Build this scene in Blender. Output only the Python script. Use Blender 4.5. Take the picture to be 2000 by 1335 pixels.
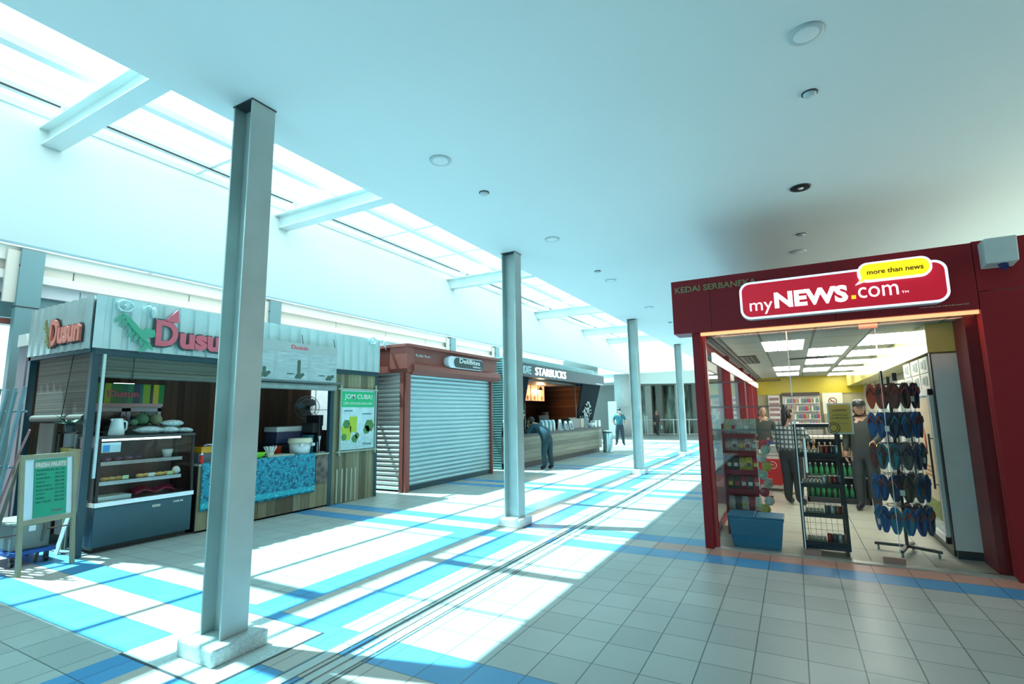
import bpy, bmesh, math, random
from mathutils import Vector, Matrix
random.seed(7)
PI = math.pi
S = bpy.context.scene
for o in list(bpy.data.objects): bpy.data.objects.remove(o)

# ---------------------------------------------------------------- camera
cam_d = bpy.data.cameras.new('camera'); cam = bpy.data.objects.new('camera', cam_d)
S.collection.objects.link(cam); S.camera = cam
cam_d.sensor_width = 36; cam_d.lens = 991.69/2000*36; cam_d.clip_start = .05; cam_d.clip_end = 400
yaw, pit, rol = math.radians(-28.64979), math.radians(7.97247), math.radians(-.8622)
cf = Vector((math.sin(yaw)*math.cos(pit), math.cos(yaw)*math.cos(pit), math.sin(pit)))
cr = Vector((math.cos(yaw), -math.sin(yaw), 0)); cu = cr.cross(cf)
r2 = math.cos(rol)*cr+math.sin(rol)*cu; u2 = -math.sin(rol)*cr+math.cos(rol)*cu
cam.matrix_world = Matrix(((r2.x, u2.x, -cf.x, 0), (r2.y, u2.y, -cf.y, 0), (r2.z, u2.z, -cf.z, 1.6), (0, 0, 0, 1)))

# ---------------------------------------------------------------- light
SUN_T = Vector((.484, .131, -1)).normalized()
sd = bpy.data.lights.new('sun', 'SUN'); so = bpy.data.objects.new('sun', sd); S.collection.objects.link(so)
so.rotation_euler = SUN_T.to_track_quat('-Z', 'Y').to_euler(); so.location = (-20, -5, 30)
sd.energy = 22.0; sd.color = (.46, .90, .97); sd.angle = math.radians(.9)
W = bpy.data.worlds.new('sky'); S.world = W; W.use_nodes = True
wn = W.node_tree.nodes; wl = W.node_tree.links; wn.clear()
wo = wn.new('ShaderNodeOutputWorld'); bg = wn.new('ShaderNodeBackground')
tc = wn.new('ShaderNodeTexCoord'); sx = wn.new('ShaderNodeSeparateXYZ'); cr_ = wn.new('ShaderNodeValToRGB')
mr = wn.new('ShaderNodeMapRange')
wl.new(tc.outputs['Generated'], sx.inputs[0]); wl.new(sx.outputs['X'], mr.inputs[0])
mr.inputs[1].default_value = -1; mr.inputs[2].default_value = 1
wl.new(mr.outputs[0], cr_.inputs[0])
cr_.color_ramp.elements[0].position = .50; cr_.color_ramp.elements[0].color = (.40, .88, .97, 1)
cr_.color_ramp.elements[1].position = .80; cr_.color_ramp.elements[1].color = (.62, .66, .64, 1)
wl.new(cr_.outputs[0], bg.inputs[0]); bg.inputs[1].default_value = 3.0
wl.new(bg.outputs[0], wo.inputs[0])
S.view_settings.view_transform = 'Standard'; S.view_settings.look = 'None'
S.view_settings.gamma = 1; S.view_settings.use_curve_mapping = False
S.view_settings.exposure = 0.1

# ---------------------------------------------------------------- helpers: materials
def lin(c):
    if isinstance(c, str):
        c = c.lstrip('#'); c = [int(c[i:i+2], 16)/255 for i in (0, 2, 4)]
        c = [x/12.92 if x <= .04045 else ((x+.055)/1.055)**2.4 for x in c]
    return (*c[:3], 1)
class T:                                   # tiny node maker
    def __init__(s, name):
        s.m = bpy.data.materials.new(name); s.m.use_nodes = True
        s.n = s.m.node_tree.nodes; s.l = s.m.node_tree.links
        s.b = s.n['Principled BSDF']; s.out = s.n['Material Output']
        s._p = None
    def put(s, i, v):
        if hasattr(v, 'is_output'): s.l.new(v, i)
        else: i.default_value = v
    def ma(s, op, a, b=0, c=0):
        n = s.n.new('ShaderNodeMath'); n.operation = op
        for i, v in enumerate((a, b, c)): s.put(n.inputs[i], v)
        return n.outputs[0]
    def pos(s):
        if not s._p:
            g = s.n.new('ShaderNodeNewGeometry'); q = s.n.new('ShaderNodeSeparateXYZ'); s.l.new(g.outputs['Position'], q.inputs[0])
            s._p = (q.outputs[0], q.outputs[1], q.outputs[2], g.outputs['Position'])
        return s._p
    def mix(s, f, a, b):
        n = s.n.new('ShaderNodeMix'); n.data_type = 'RGBA'
        s.put(n.inputs[0], f); s.put(n.inputs[6], a); s.put(n.inputs[7], b); return n.outputs[2]
    def noise(s, scale, detail=3, vec=None, stretch=None):
        n = s.n.new('ShaderNodeTexNoise'); n.inputs['Scale'].default_value = scale; n.inputs['Detail'].default_value = detail
        v = vec or s.pos()[3]
        if stretch:
            m = s.n.new('ShaderNodeMapping'); m.inputs['Scale'].default_value = stretch; s.l.new(v, m.inputs[0]); v = m.outputs[0]
        s.l.new(v, n.inputs['Vector']); return n.outputs['Fac']
    def inr(s, v, a, b): return s.ma('MULTIPLY', s.ma('GREATER_THAN', v, a), s.ma('LESS_THAN', v, b))
    def bump(s, h, d=.002, st=.5):
        n = s.n.new('ShaderNodeBump'); n.inputs['Strength'].default_value = st; n.inputs['Distance'].default_value = d
        s.l.new(h, n.inputs['Height']); s.l.new(n.outputs[0], s.b.inputs['Normal'])
    def white(s, v):
        n = s.n.new('ShaderNodeTexWhiteNoise'); n.noise_dimensions = '1D'; s.l.new(v, n.inputs['W']); return n.outputs['Value']
MC = {}
def mat(c, rough=.5, metal=0, var=.08, scale=6, bump=0, name=None, spec=.5):
    k = (str(c), rough, metal, var, scale, bump)
    if k in MC: return MC[k]
    t = T(name or 'paint'); col = lin(c)
    f = t.noise(scale, 4)
    d = tuple(max(0, x*(1-var*2)) for x in col[:3])+(1,); e = tuple(min(1, x*(1+var)) for x in col[:3])+(1,)
    t.l.new(t.mix(f, d, e), t.b.inputs['Base Color'])
    t.b.inputs['Roughness'].default_value = rough; t.b.inputs['Metallic'].default_value = metal
    t.b.inputs['Specular IOR Level'].default_value = spec
    if bump: t.bump(t.noise(scale*12, 2), bump, .6)
    MC[k] = t.m; return t.m
def emit(c, st, name='emissive_surface'):
    k = ('e', str(c), st)
    if k in MC: return MC[k]
    t = T(name); t.b.inputs['Base Color'].default_value = lin(c)
    t.b.inputs['Emission Color'].default_value = lin(c); t.b.inputs['Emission Strength'].default_value = st
    MC[k] = t.m; return t.m
def glass(tint=(1, 1, 1), refl=1.0, name='glass', ior=1.45):
    t = T(name); t.n.remove(t.b)
    tr = t.n.new('ShaderNodeBsdfTransparent'); tr.inputs[0].default_value = (*tint, 1)
    gl = t.n.new('ShaderNodeBsdfGlossy'); gl.inputs['Roughness'].default_value = .01
    fr = t.n.new('ShaderNodeFresnel'); fr.inputs[0].default_value = ior
    mx = t.n.new('ShaderNodeMixShader'); t.l.new(t.ma('MULTIPLY', fr.outputs[0], refl), mx.inputs[0])
    t.l.new(tr.outputs[0], mx.inputs[1]); t.l.new(gl.outputs[0], mx.inputs[2]); t.l.new(mx.outputs[0], t.out.inputs[0])
    return t.m
def planks(cols, axis=1, w=.1, rough=.6, grain=(1, 1, 14), gscale=6, name='wood', joint=.04, off=0):
    t = T(name); p = t.pos()
    u = t.ma('DIVIDE', t.ma('ADD', p[axis], off), w); r = t.white(t.ma('FLOOR', u))
    ra = t.n.new('ShaderNodeValToRGB'); t.l.new(r, ra.inputs[0])
    e = ra.color_ramp.elements
    while len(e) < len(cols): e.new(.5)
    for i, c in enumerate(cols): e[i].position = i/(len(cols)-1+1e-9); e[i].color = lin(c)
    g = t.noise(gscale, 5, stretch=grain)
    c2 = t.mix(t.ma('MULTIPLY', g, .55), ra.outputs[0], lin('1c1410'))
    j = t.ma('LESS_THAN', t.ma('FRACT', u), joint)
    t.l.new(t.mix(j, c2, (.01, .008, .006, 1)), t.b.inputs['Base Color'])
    t.b.inputs['Roughness'].default_value = rough
    t.bump(t.ma('SUBTRACT', g, j), .003, .5)
    return t.m

# ---------------------------------------------------------------- helpers: meshes
class B:
    def __init__(s): s.v = []; s.f = []; s.k = []; s.sm = []; s.M = None; s.mi = 0
    def add(s, vs, fs, smooth=False):
        o = len(s.v)
        if s.M: vs = [s.M @ Vector(v) for v in vs]
        s.v += [tuple(v) for v in vs]
        for f in fs: s.f.append([o+i for i in f]); s.k.append(s.mi); s.sm.append(smooth)
        return s
    def box(s, x0, x1, y0, y1, z0, z1):
        v = [(x, y, z) for z in (z0, z1) for y in (y0, y1) for x in (x0, x1)]
        return s.add(v, [(0, 2, 3, 1), (4, 5, 7, 6), (0, 1, 5, 4), (2, 6, 7, 3), (0, 4, 6, 2), (1, 3, 7, 5)])
    def cbox(s, x, y, z, sx, sy, sz): return s.box(x-sx/2, x+sx/2, y-sy/2, y+sy/2, z, z+sz)
    def prism(s, poly, ax, a, b):           # poly 2D in the other two axes
        def P(p, t):
            return {0: (t, p[0], p[1]), 1: (p[0], t, p[1]), 2: (p[0], p[1], t)}[ax]
        n = len(poly); v = [P(p, a) for p in poly]+[P(p, b) for p in poly]
        return s.add(v, [tuple(range(n))[::-1], tuple(range(n, 2*n))]+[(i, (i+1) % n, n+(i+1) % n, n+i) for i in range(n)])
    def cyl(s, p0, p1, r0, r1=None, n=16, cap=True):
        r1 = r0 if r1 is None else r1
        p0 = Vector(p0); p1 = Vector(p1); d = (p1-p0).normalized()
        a = d.orthogonal().normalized(); b = d.cross(a); v = []
        for p, r in ((p0, r0), (p1, r1)):
            for i in range(n):
                t = 2*PI*i/n; v.append(p+a*(r*math.cos(t))+b*(r*math.sin(t)))
        s.add(v, [(i, (i+1) % n, n+(i+1) % n, n+i) for i in range(n)], n > 6)
        if cap: s.add(v[:n], [tuple(range(n))[::-1]]); s.add(v[n:], [tuple(range(n))])
        return s
    def tube(s, pts, r, n=8):
        for a, b in zip(pts, pts[1:]):
            if (Vector(a)-Vector(b)).length > 1e-5: s.cyl(a, b, r, n=n)
        return s
    def lathe(s, prof, c=(0, 0, 0), n=20, sx=1, sy=1):
        v = []; m = len(prof)
        for r, z in prof:
            for i in range(n):
                t = 2*PI*i/n; v.append((c[0]+r*sx*math.cos(t), c[1]+r*sy*math.sin(t), c[2]+z))
        f = [(j*n+i, j*n+(i+1) % n, (j+1)*n+(i+1) % n, (j+1)*n+i) for j in range(m-1) for i in range(n)]
        if prof[0][0] > 1e-4: f.append(tuple(range(n))[::-1])
        if prof[-1][0] > 1e-4: f.append(tuple(range((m-1)*n, m*n)))
        return s.add(v, f, True)
    def ell(s, c, rx, ry, rz, n=14, m=9, lump=0):
        v = []; 
        for j in range(m+1):
            ph = -PI/2+PI*j/m
            for i in range(n):
                t = 2*PI*i/n; q = 1+lump*math.sin(3*t+2*ph)*math.cos(ph)+lump*.6*math.sin(5*t+j)
                v.append((c[0]+rx*q*math.cos(ph)*math.cos(t), c[1]+ry*q*math.cos(ph)*math.sin(t), c[2]+rz*math.sin(ph)))
        return s.add(v, [(j*n+i, j*n+(i+1) % n, (j+1)*n+(i+1) % n, (j+1)*n+i) for j in range(m) for i in range(n)], True)
    def sheet(s, fn, nu, nv, th=0):          # fn(u,v)->point
        v = [fn(i/nu, j/nv) for j in range(nv+1) for i in range(nu+1)]
        return s.add(v, [(j*(nu+1)+i, j*(nu+1)+i+1, (j+1)*(nu+1)+i+1, (j+1)*(nu+1)+i) for j in range(nv) for i in range(nu)], True)
    def text(s, txt, org, rt, up, w, h, depth=.004, bold=0, anchor='l', shear=0):
        me = font_mesh(txt, bold, shear)
        xs = [v[0] for v in me[0]]; ys = [v[1] for v in me[0]]
        x0, x1, y0, y1 = min(xs), max(xs), min(ys), max(ys)
        kx = w/(x1-x0); ky = (h/(y1-y0)) if h else kx
        o = Vector(org); R = Vector(rt).normalized(); U = Vector(up).normalized(); Nn = R.cross(U)
        vs = []
        for v in me[0]:
            vs.append(o+R*((v[0]-x0)*kx)+U*((v[1]-y0)*ky)+Nn*(depth if v[2] > 0 else 0))
        return s.add(vs, me[1])
def dashes(b, org, rt, up, w, h, n, th=.002):      # a line of print too small to read
    o = Vector(org); R = Vector(rt).normalized(); U = Vector(up).normalized(); N = R.cross(U); x = 0; u = w/n
    for i in range(n):
        q = u*(.45+.35*((i*7) % 3)/2); P = [o+R*(x+a*q)+U*(c*h)+N*(e*th) for e in (0, 1) for c in (0, 1) for a in (0, 1)]
        b.add(P, [(0, 2, 3, 1), (4, 5, 7, 6), (0, 1, 5, 4), (2, 6, 7, 3), (0, 4, 6, 2), (1, 3, 7, 5)]); x += u
FM = {}
def font_mesh(txt, bold, shear):
    k = (txt, bold, shear)
    if k in FM: return FM[k]
    c = bpy.data.curves.new('t', 'FONT'); c.body = txt; c.extrude = .01; c.offset = bold; c.resolution_u = 3; c.shear = shear
    o = bpy.data.objects.new('t', c); S.collection.objects.link(o)
    dg = bpy.context.evaluated_depsgraph_get(); me = bpy.data.meshes.new_from_object(o.evaluated_get(dg))
    FM[k] = ([tuple(v.co) for v in me.vertices], [tuple(p.vertices) for p in me.polygons])
    bpy.data.objects.remove(o); bpy.data.meshes.remove(me); bpy.data.curves.remove(c)
    return FM[k]
C = S.collection
def obj(name, b, m, parent=None, world=True, bevel=0, solid=0, label=None, sub=0, kind=None):
    me = bpy.data.meshes.new(name); me.from_pydata(b.v, [], b.f)
    for mm in (m if isinstance(m, (list, tuple)) else [m]): me.materials.append(mm)
    for p, k, sm in zip(me.polygons, b.k, b.sm): p.material_index = k; p.use_smooth = sm
    me.validate(); me.update()
    o = bpy.data.objects.new(name, me); C.objects.link(o)
    if parent:
        o.parent = parent
        if world:
            w = Vector(); q = parent
            while q: w += q.location; q = q.parent
            me.transform(Matrix.Translation(-w))
    if solid: q = o.modifiers.new('s', 'SOLIDIFY'); q.thickness = solid; q.offset = 0
    if sub: q = o.modifiers.new('u', 'SUBSURF'); q.levels = sub; q.render_levels = sub
    if bevel:
        q = o.modifiers.new('b', 'BEVEL'); q.width = bevel; q.segments = 2; q.limit_method = 'ANGLE'
    if label: o['label'] = label
    if kind: o['kind'] = kind
    return o
def tag(o, label, cat, group=None, kind=None):
    o['label'] = label; o['category'] = cat
    if group: o['group'] = group
    if kind: o['kind'] = kind
    return o
def thing(name, label, cat, loc=(0, 0, 0), rz=0, group=None):
    o = bpy.data.objects.new(name, None); C.objects.link(o); o.empty_display_size = .1
    o.location = loc; o.rotation_euler = (0, 0, rz); return tag(o, label, cat, group)
def one(name, b, m, label, cat, group=None, **k):
    return tag(obj(name, b, m, **k), label, cat, group)
def struct(name, b, m, **k):
    o = obj(name, b, m, **k); o['kind'] = 'structure'; return o
def dup(root, loc, rz=None, label=None, group=None):
    r = root.copy(); C.objects.link(r); r.location = loc
    if rz is not None: r.rotation_euler = (0, 0, rz)
    if label: r['label'] = label
    if group: r['group'] = group
    for ch in list(root.children):
        c = ch.copy(); C.objects.link(c); c.parent = r
        for g in ch.children: d = g.copy(); C.objects.link(d); d.parent = c
    return r
def recolor(o, m):
    o.data = o.data.copy(); o.data.materials.clear(); o.data.materials.append(m)
def rrect(w, h, r, n=6, cx=0, cy=0):
    p = []
    for sx, sy, a in ((1, 1, 0), (-1, 1, 90), (-1, -1, 180), (1, -1, 270)):
        for i in range(n+1):
            t = math.radians(a+90*i/n); p.append((cx+sx*(w/2-r)+r*math.cos(t), cy+sy*(h/2-r)+r*math.sin(t)))
    return p
ordn = ['first', 'second', 'third', 'fourth', 'fifth', 'sixth', 'seventh', 'eighth', 'ninth', 'tenth', 'eleventh', 'twelfth', 'thirteenth', 'fourteenth', 'fifteenth']

# ---------------------------------------------------------------- materials
M_ceil = mat((.74, .75, .74), .9, var=.02, scale=.6, name='plaster')
M_white = mat((.74, .74, .73), .6, var=.02, scale=1.5, name='white_paint')
M_steel = mat((.46, .51, .49), .42, .25, var=.12, scale=3, bump=.0006, name='galvanised_paint')
M_beam = mat((.70, .76, .75), .5, .0, var=.05, scale=2, name='grey_beam_paint')
M_conc = mat((.60, .64, .62), .8, var=.25, scale=60, bump=.002, name='washed_stone')
M_dteal = mat((.018, .065, .085), .35, .2, name='dark_teal_metal')
M_black = mat((.012, .014, .016), .35, name='black_plastic')
M_dark = mat((.03, .035, .04), .5, name='charcoal')
M_chrome = mat((.7, .7, .7), .2, .9, var=.03, name='stainless')
M_red = mat((.24, .014, .020), .45, spec=.2,  var=.06, scale=2, name='maroon_panel')
M_redb = mat((.42, .03, .025), .35, var=.05, name='red_frame')
M_brown = mat((.26, .065, .05), .4, var=.06, scale=2, name='oxide_red_steel')
M_glassS = glass((.98, 1, 1), .3, 'skylight_glass')
M_glass = glass((.96, .98, .97), .9, 'shop_glass')
M_glassC = glass((.93, .97, .97), .6, 'case_glass')
# ================================================================ FLOOR
def floor_mat():
    t = T('ceramic_tiles'); x, y, z, P = t.pos()
    u = t.ma('DIVIDE', t.ma('ADD', x, 1.878), .30577); v = t.ma('DIVIDE', t.ma('SUBTRACT', y, 2.993), .32843)
    fu = t.ma('FRACT', u); fv = t.ma('FRACT', v)
    g = t.ma('MAXIMUM', t.ma('MAXIMUM', t.ma('LESS_THAN', fu, .013), t.ma('GREATER_THAN', fu, .987)),
             t.ma('MAXIMUM', t.ma('LESS_THAN', fv, .011), t.ma('GREATER_THAN', fv, .989)))
    rnd = t.white(t.ma('ADD', t.ma('MULTIPLY', t.ma('FLOOR', u), 17.3), t.ma('MULTIPLY', t.ma('FLOOR', v), 5.71)))
    base = t.mix(rnd, lin((.40, .40, .375)), lin((.47, .47, .44)))
    blue = t.mix(rnd, lin((.050, .25, .50)), lin((.07, .30, .56)))
    beige = t.mix(rnd, lin((.50, .40, .35)), lin((.56, .45, .39)))
    w = t.ma('MODULO', t.ma('ADD', v, 123), 12)
    bl = t.ma('MAXIMUM', t.ma('LESS_THAN', w, 1), t.inr(w, 2, 3)); be = t.inr(w, 1, 2)
    pink = t.ma('MULTIPLY', be, t.ma('GREATER_THAN', x, -1.6))
    # crossing strips that run along the hall
    q = t.ma('DIVIDE', t.ma('ADD', x, 4.19), .342)
    qb = t.ma('MAXIMUM', t.inr(q, 0, 1), t.inr(q, 2, 3)); qe = t.inr(q, 1, 2)
    hall = t.ma('MULTIPLY', t.ma('LESS_THAN', y, 27), 1)
    c = t.mix(t.ma('MULTIPLY', qb, hall), base, blue); c = t.mix(t.ma('MULTIPLY', qe, hall), c, beige)
    c = t.mix(t.ma('MULTIPLY', bl, hall), c, blue); c = t.mix(t.ma('MULTIPLY', be, hall), c, beige)
    c = t.mix(pink, c, lin((.55, .27, .20)))
    n = t.noise(1.3, 4); c = t.mix(t.ma('MULTIPLY', n, .22), c, lin((.16, .17, .17)))
    n2 = t.noise(90, 2); c = t.mix(t.ma('MULTIPLY', n2, .10), c, (0.05, .06, .06, 1))
    c = t.mix(t.ma('MULTIPLY', g, .8), c, (.035, .05, .055, 1))
    t.l.new(c, t.b.inputs['Base Color'])
    t.l.new(t.ma('ADD', t.ma('MULTIPLY', t.noise(3, 4), .22), .26), t.b.inputs['Roughness'])
    t.b.inputs['Specular IOR Level'].default_value = .35
    t.bump(t.ma('SUBTRACT', 1, g), .002, .6)
    return t.m
b = B(); b.box(-16, 6.0, -8, 70, -.3, 0); struct('floor', b, floor_mat())
b = B(); b.box(6.0, 40, -20, 70, -.3, -.02); struct('floor_bounce', b, mat((.90, .66, .54), .8, var=.06, scale=2, name='bounce_paving'))  # unseen ground added to bounce warm light onto the ceiling
def shopfloor():
    t = T('shop_tiles'); x, y, z, P = t.pos()
    fu = t.ma('FRACT', t.ma('DIVIDE', t.ma('ADD', x, 1.03), .54)); fv = t.ma('FRACT', t.ma('DIVIDE', y, .6))
    g = t.ma('MAXIMUM', t.ma('LESS_THAN', fu, .012), t.ma('LESS_THAN', fv, .010))
    t.l.new(t.mix(g, t.mix(t.noise(2), lin((.60, .58, .48)), lin((.48, .47, .40))), (.06, .06, .05, 1)), t.b.inputs['Base Color'])
    t.b.inputs['Roughness'].default_value = .25
    return t.m
b = B(); b.box(-1.0, 1.74, 6.68, 17.2, 0, .012); struct('floor', b, shopfloor())
# washed-stone slab round the nearest column foot, with its dark joint
b = B(); b.box(-4.2, -3.19, 1.98, 2.86, 0, .003); struct('trim_1', b, M_dark)
b = B(); b.box(-4.185, -3.205, 1.995, 2.845, .0, .006); struct('trim_2', b, M_conc)
# raised guide rails and slot drain that run along the hall
b = B()
for x0, x1 in ((-2.955, -2.935), (-2.60, -2.585), (-2.80, -2.79)): b.box(x0, x1, -6, 26, 0, .004)
struct('trim_3', b, mat((.10, .15, .16), .5))
b = B()
for x0, x1 in ((-2.925, -2.84), (-2.76, -2.71), (-2.68, -2.62)):
    y = -6
    while y < 26: b.box(x0, x1, y, y+.62, 0, .007); y += .6284
struct('trim_4', b, mat((.46, .48, .46), .5))

# ================================================================ CEILING, SKYLIGHT
b = B(); b.box(-3.92, 5.2, -8, 26, 4.05, 4.47); struct('ceiling', b, M_ceil)
# white bulkhead on the far side of the skylight, its lean shaped along the sun to thin its shadow
b = B(); b.prism([(-5.99, 4.47), (-5.93, 4.47), (-5.25, 2.99), (-5.33, 2.99)], 1, -4, 20.3); struct('wall_left', b, M_white)
b = B(); b.box(-9, 3.5, 26, 26.2, 3.55, 5.2); struct('wall_far', b, M_white)
# unseen back wall, and a right-hand wall added to block ground light
b = B(); b.box(-4.0, 5.2, -8.2, -8, 0, 4.05); struct('wall_back', b, mat((.45, .47, .47), .7, name='plaster_grey'))
b = B(); b.box(5.0, 5.2, -8, 4.4, 0, 4.05); struct('wall_blocker', b, mat((.30, .36, .37), .7, name='plaster_grey'))
# skylight: glazing (window), frame bars, beams
b = B(); b.box(-5.96, -3.94, -3.9, 20.2, 4.455, 4.465); struct('window_1', b, M_glassS)
CY = [-2.1, -.8, .5, 1.87, 3.15, 4.48, 5.87, 7.16, 8.6, 10.0, 11.4, 12.75, 14.1, 15.5, 16.9, 18.3]
b = B()
for x, w in ((-4.93, .085), (-5.62, .05), (-5.9, .06)): b.box(x-w/2, x+w/2, -3.9, 20.2, 4.39, 4.452)
for y in CY: b.box(-5.93, -3.93, y-.02, y+.02, 4.41, 4.452)
struct('trim_5', b, M_white)
b = B(); b.box(-5.574, -5.566, -3.9, 20.2, 4.38, 4.395); struct('trim_6', b, M_dark)
BY = [-.9, 1.80, 4.22, 8.05, 11.95, 15.4, 17.9]
for i, y in enumerate(BY):
    t = thing('ceiling_beam', 'pale steel I-beam under the skylight, '+('hidden behind the viewer' if i == 0 else 'number %s from the viewer' % ordn[i-1]), 'beam', (-4.9, y, 4.05), group='steel beams crossing the skylight')
    b = B(); x0, x1 = -5.80, -3.921
    b.box(x0, x1, y-.075, y+.075, 4.05, 4.064); b.box(x0-.08, x1, y-.075, y+.075, 4.236, 4.25); b.box(x0-.05, x1, y-.008, y+.008, 4.064, 4.236)
    obj('i_section', b, M_beam, t)
    b = B(); b.box(-5.49, -5.42, y-.03, y+.03, 4.25, 4.36); b.box(-5.52, -5.39, y-.04, y+.04, 4.345, 4.36); obj('post', b, M_white, t)

# unseen roof slab and open frame added outside to shade and stripe the floor
b = B(); b.box(-11.3, -6.02, -8, 1.42, 4.47, 4.6); struct('ceiling_outer', b, M_out if 'M_out' in globals() else M_white)
b = B()
for x in (-7.09, -8.27, -9.4): b.box(x-.03, x+.03, 1.42, 26, 4.42, 4.48)
for y, w in ((2.78, .10), (5.1, .02), (7.27, .03), (9.5, .02), (11.8, .02), (13.9, .02), (16.2, .02)): b.box(-10.9, -6.0, y-w, y+w, 4.42, 4.50)
struct('trim_13', b, M_beam)

# ================================================================ STEEL COLUMNS
def hsec(b, cx, cy, z0, z1, D=.235, F=.20, tf=.016, tw=.012):
    b.box(cx-D/2, cx-D/2+tf, cy-F/2, cy+F/2, z0, z1); b.box(cx+D/2-tf, cx+D/2, cy-F/2, cy+F/2, z0, z1)
    b.box(cx-D/2+tf, cx+D/2-tf, cy-tw/2, cy+tw/2, z0, z1)
cols = [(-3.60, 2.34, 'nearest grey-green steel column, on a speckled stone foot in a stone slab'),
        (-3.655, 6.70, 'second grey-green steel column, in front of the maroon shutter shop and coffee kiosk'),
        (-3.62, 13.4, 'third steel column along the hall, slim, right of the standing man'),
        (-3.60, 19.5, 'farthest steel column, beside the red shop post')]
for i, (cx, cy, lb) in enumerate(cols):
    t = thing('steel_column', lb, 'column', (cx, cy, 0), group='steel columns down the hall')
    b = B(); hsec(b, cx, cy, .11, 4.05, F=.20 if i else .20); obj('shaft', b, M_steel, t, bevel=.002)
    z = .118; a = .205 if i == 0 else .19
    b = B(); b.box(cx-a, cx+a, cy-a, cy+a, 0, z); obj('stone_foot', b, M_conc if i == 0 else M_white, t, bevel=.018)
    b = B(); b.box(cx-.122, cx+.122, cy-.106, cy+.106, 4.04, 4.05); obj('head_plate', b, M_dark, t)

# ================================================================ CEILING FIXTURES
def downlight(x, y, lb, open_=False):
    t = thing('downlight', lb, 'ceiling light', (x, y, 4.05), group='round ceiling downlights')
    b = B(); b.lathe([(.085, -.012), (.105, -.012), (.108, 0), (.085, 0)], (x, y, 4.05), 28); obj('trim_ring', b, M_black if open_ == 1 else mat((.5, .55, .55), .4), t)
    if open_ == 1:
        b = B(); b.lathe([(.0, .0), (.05, -.002), (.086, -.010)], (x, y, 4.049), 28); obj('reflector', b, mat((.12, .13, .13), .2, .8), t)
        b = B(); b.lathe([(.0, -.012), (.028, -.010), (.03, -.002)], (x, y, 4.045), 16); obj('bulb', b, M_white, t)
    else:
        b = B(); b.lathe([(0, -.014), (.07, -.014), (.086, -.008)], (x, y, 4.05), 28); obj('diffuser', b, M_white, t)
RX, LX = .27, -2.82
downlight(RX, 3.61, 'largest round downlight with dark rim, top right of the ceiling')
downlight(RX, 6.29, 'dark-rimmed open downlight above the shop sign', 1)
downlight(RX, 8.95, 'round downlight just over the red shop sign', 2)
downlight(LX, 3.76, 'pale round downlight right of the nearest column')
downlight(LX, 6.40, 'pale round downlight above the second column')
downlight(LX, 9.08, 'pale round downlight between second and third columns')
downlight(LX, 12.0, 'pale round downlight above the third column')
def detector(x, y, lb):
    t = thing('smoke_detector', lb, 'smoke detector', (x, y, 4.05), group='small ceiling sensors')
    b = B(); b.lathe([(0, -.03), (.035, -.03), (.045, -.02), (.05, 0)], (x, y, 4.05), 20); obj('sensor_head', b, mat((.55, .6, .6), .4), t)
    b = B(); b.lathe([(.05, -.008), (.058, -.008), (.058, 0)], (x, y, 4.05), 20); obj('base_ring', b, M_dark, t)
detector(.31, 4.36, 'small round sensor below the largest downlight')
detector(.30, 8.05, 'small round sensor between the two downlights over the shop sign')
detector(LX-.02, 4.60, 'small round sensor beyond the left nearest downlight')
detector(LX, 8.34, 'small round sensor right of the second column')
detector(LX, 14.4, 'small round sensor beside the shop fascia corner')

# ================================================================ OUTSIDE LEFT: neighbouring canopy
M_out = mat((.86, .84, .80), .6, var=.03, scale=.8, name='cream_render')
M_out2 = mat((.74, .69, .62), .6, var=.03, scale=.8, name='beige_render')
M_tealp = mat((.16, .30, .33), .5, var=.05, scale=1.2, name='teal_paint')
b = B(); b.box(-13.4, -10.9, -8, 26, 4.42, 4.6); struct('ceiling_outer', b, M_out)
b = B(); b.box(-11.25, -11.0, -8, 26, 4.2, 4.42); struct('trim_7', b, M_out)
b = B()
y = -8
while y < 26: b.box(-11.32, -11.10, y, y+1.98, 4.03, 4.2); y += 2.0
struct('trim_8', b, M_out2)
b = B(); b.box(-11.28, -11.0, -8, 26, 3.89, 4.03); struct('trim_9', b, M_out)
M_pan = mat((.76, .78, .84), .4, var=.04, scale=.7, name='pale_panel')
b = B()
y = -8
while y < 26: b.box(-11.36, -11.2, y, y+.62, 3.69, 3.89); y += .64
struct('trim_10', b, M_pan)
b = B(); b.box(-11.5, -11.3, -8, 6.2, 3.30, 3.69); b.box(-11.52, -11.46, 6.2, 26, 3.0, 3.69); 
o = struct('trim_11', b, [M_tealp])
b = B(); b.box(-11.34, -11.12, -8, 4.9, 3.16, 3.26); one('gutter', b, M_brown, 'rusty brown gutter pipe below the teal beam at far left', 'gutter')
b = B(); b.box(-11.6, -11.42, -8, 3.02, 0, 3.16); b.box(-11.42, -11.38, -8, 3.02, 2.6, 2.64); struct('wall_outer', b, mat((.36, .44, .44), .5, var=.06, scale=1))
b = B(); b.box(-11.40, -11.36, 1.6, 3.30, .0, 2.62); struct('window_2', b, emit((.95, .97, 1), 1.1))  # glowing pane, outdoor brightness put into its colour
ocol = [(3.35, 'teal outdoor post at far left above the fruit stall'), (7.9, 'short visible outdoor post behind the nearest column'),
        (15.35, 'outdoor post rising behind the maroon shutter shop'), (18.6, 'outdoor post left of the coffee kiosk roof')]
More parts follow.
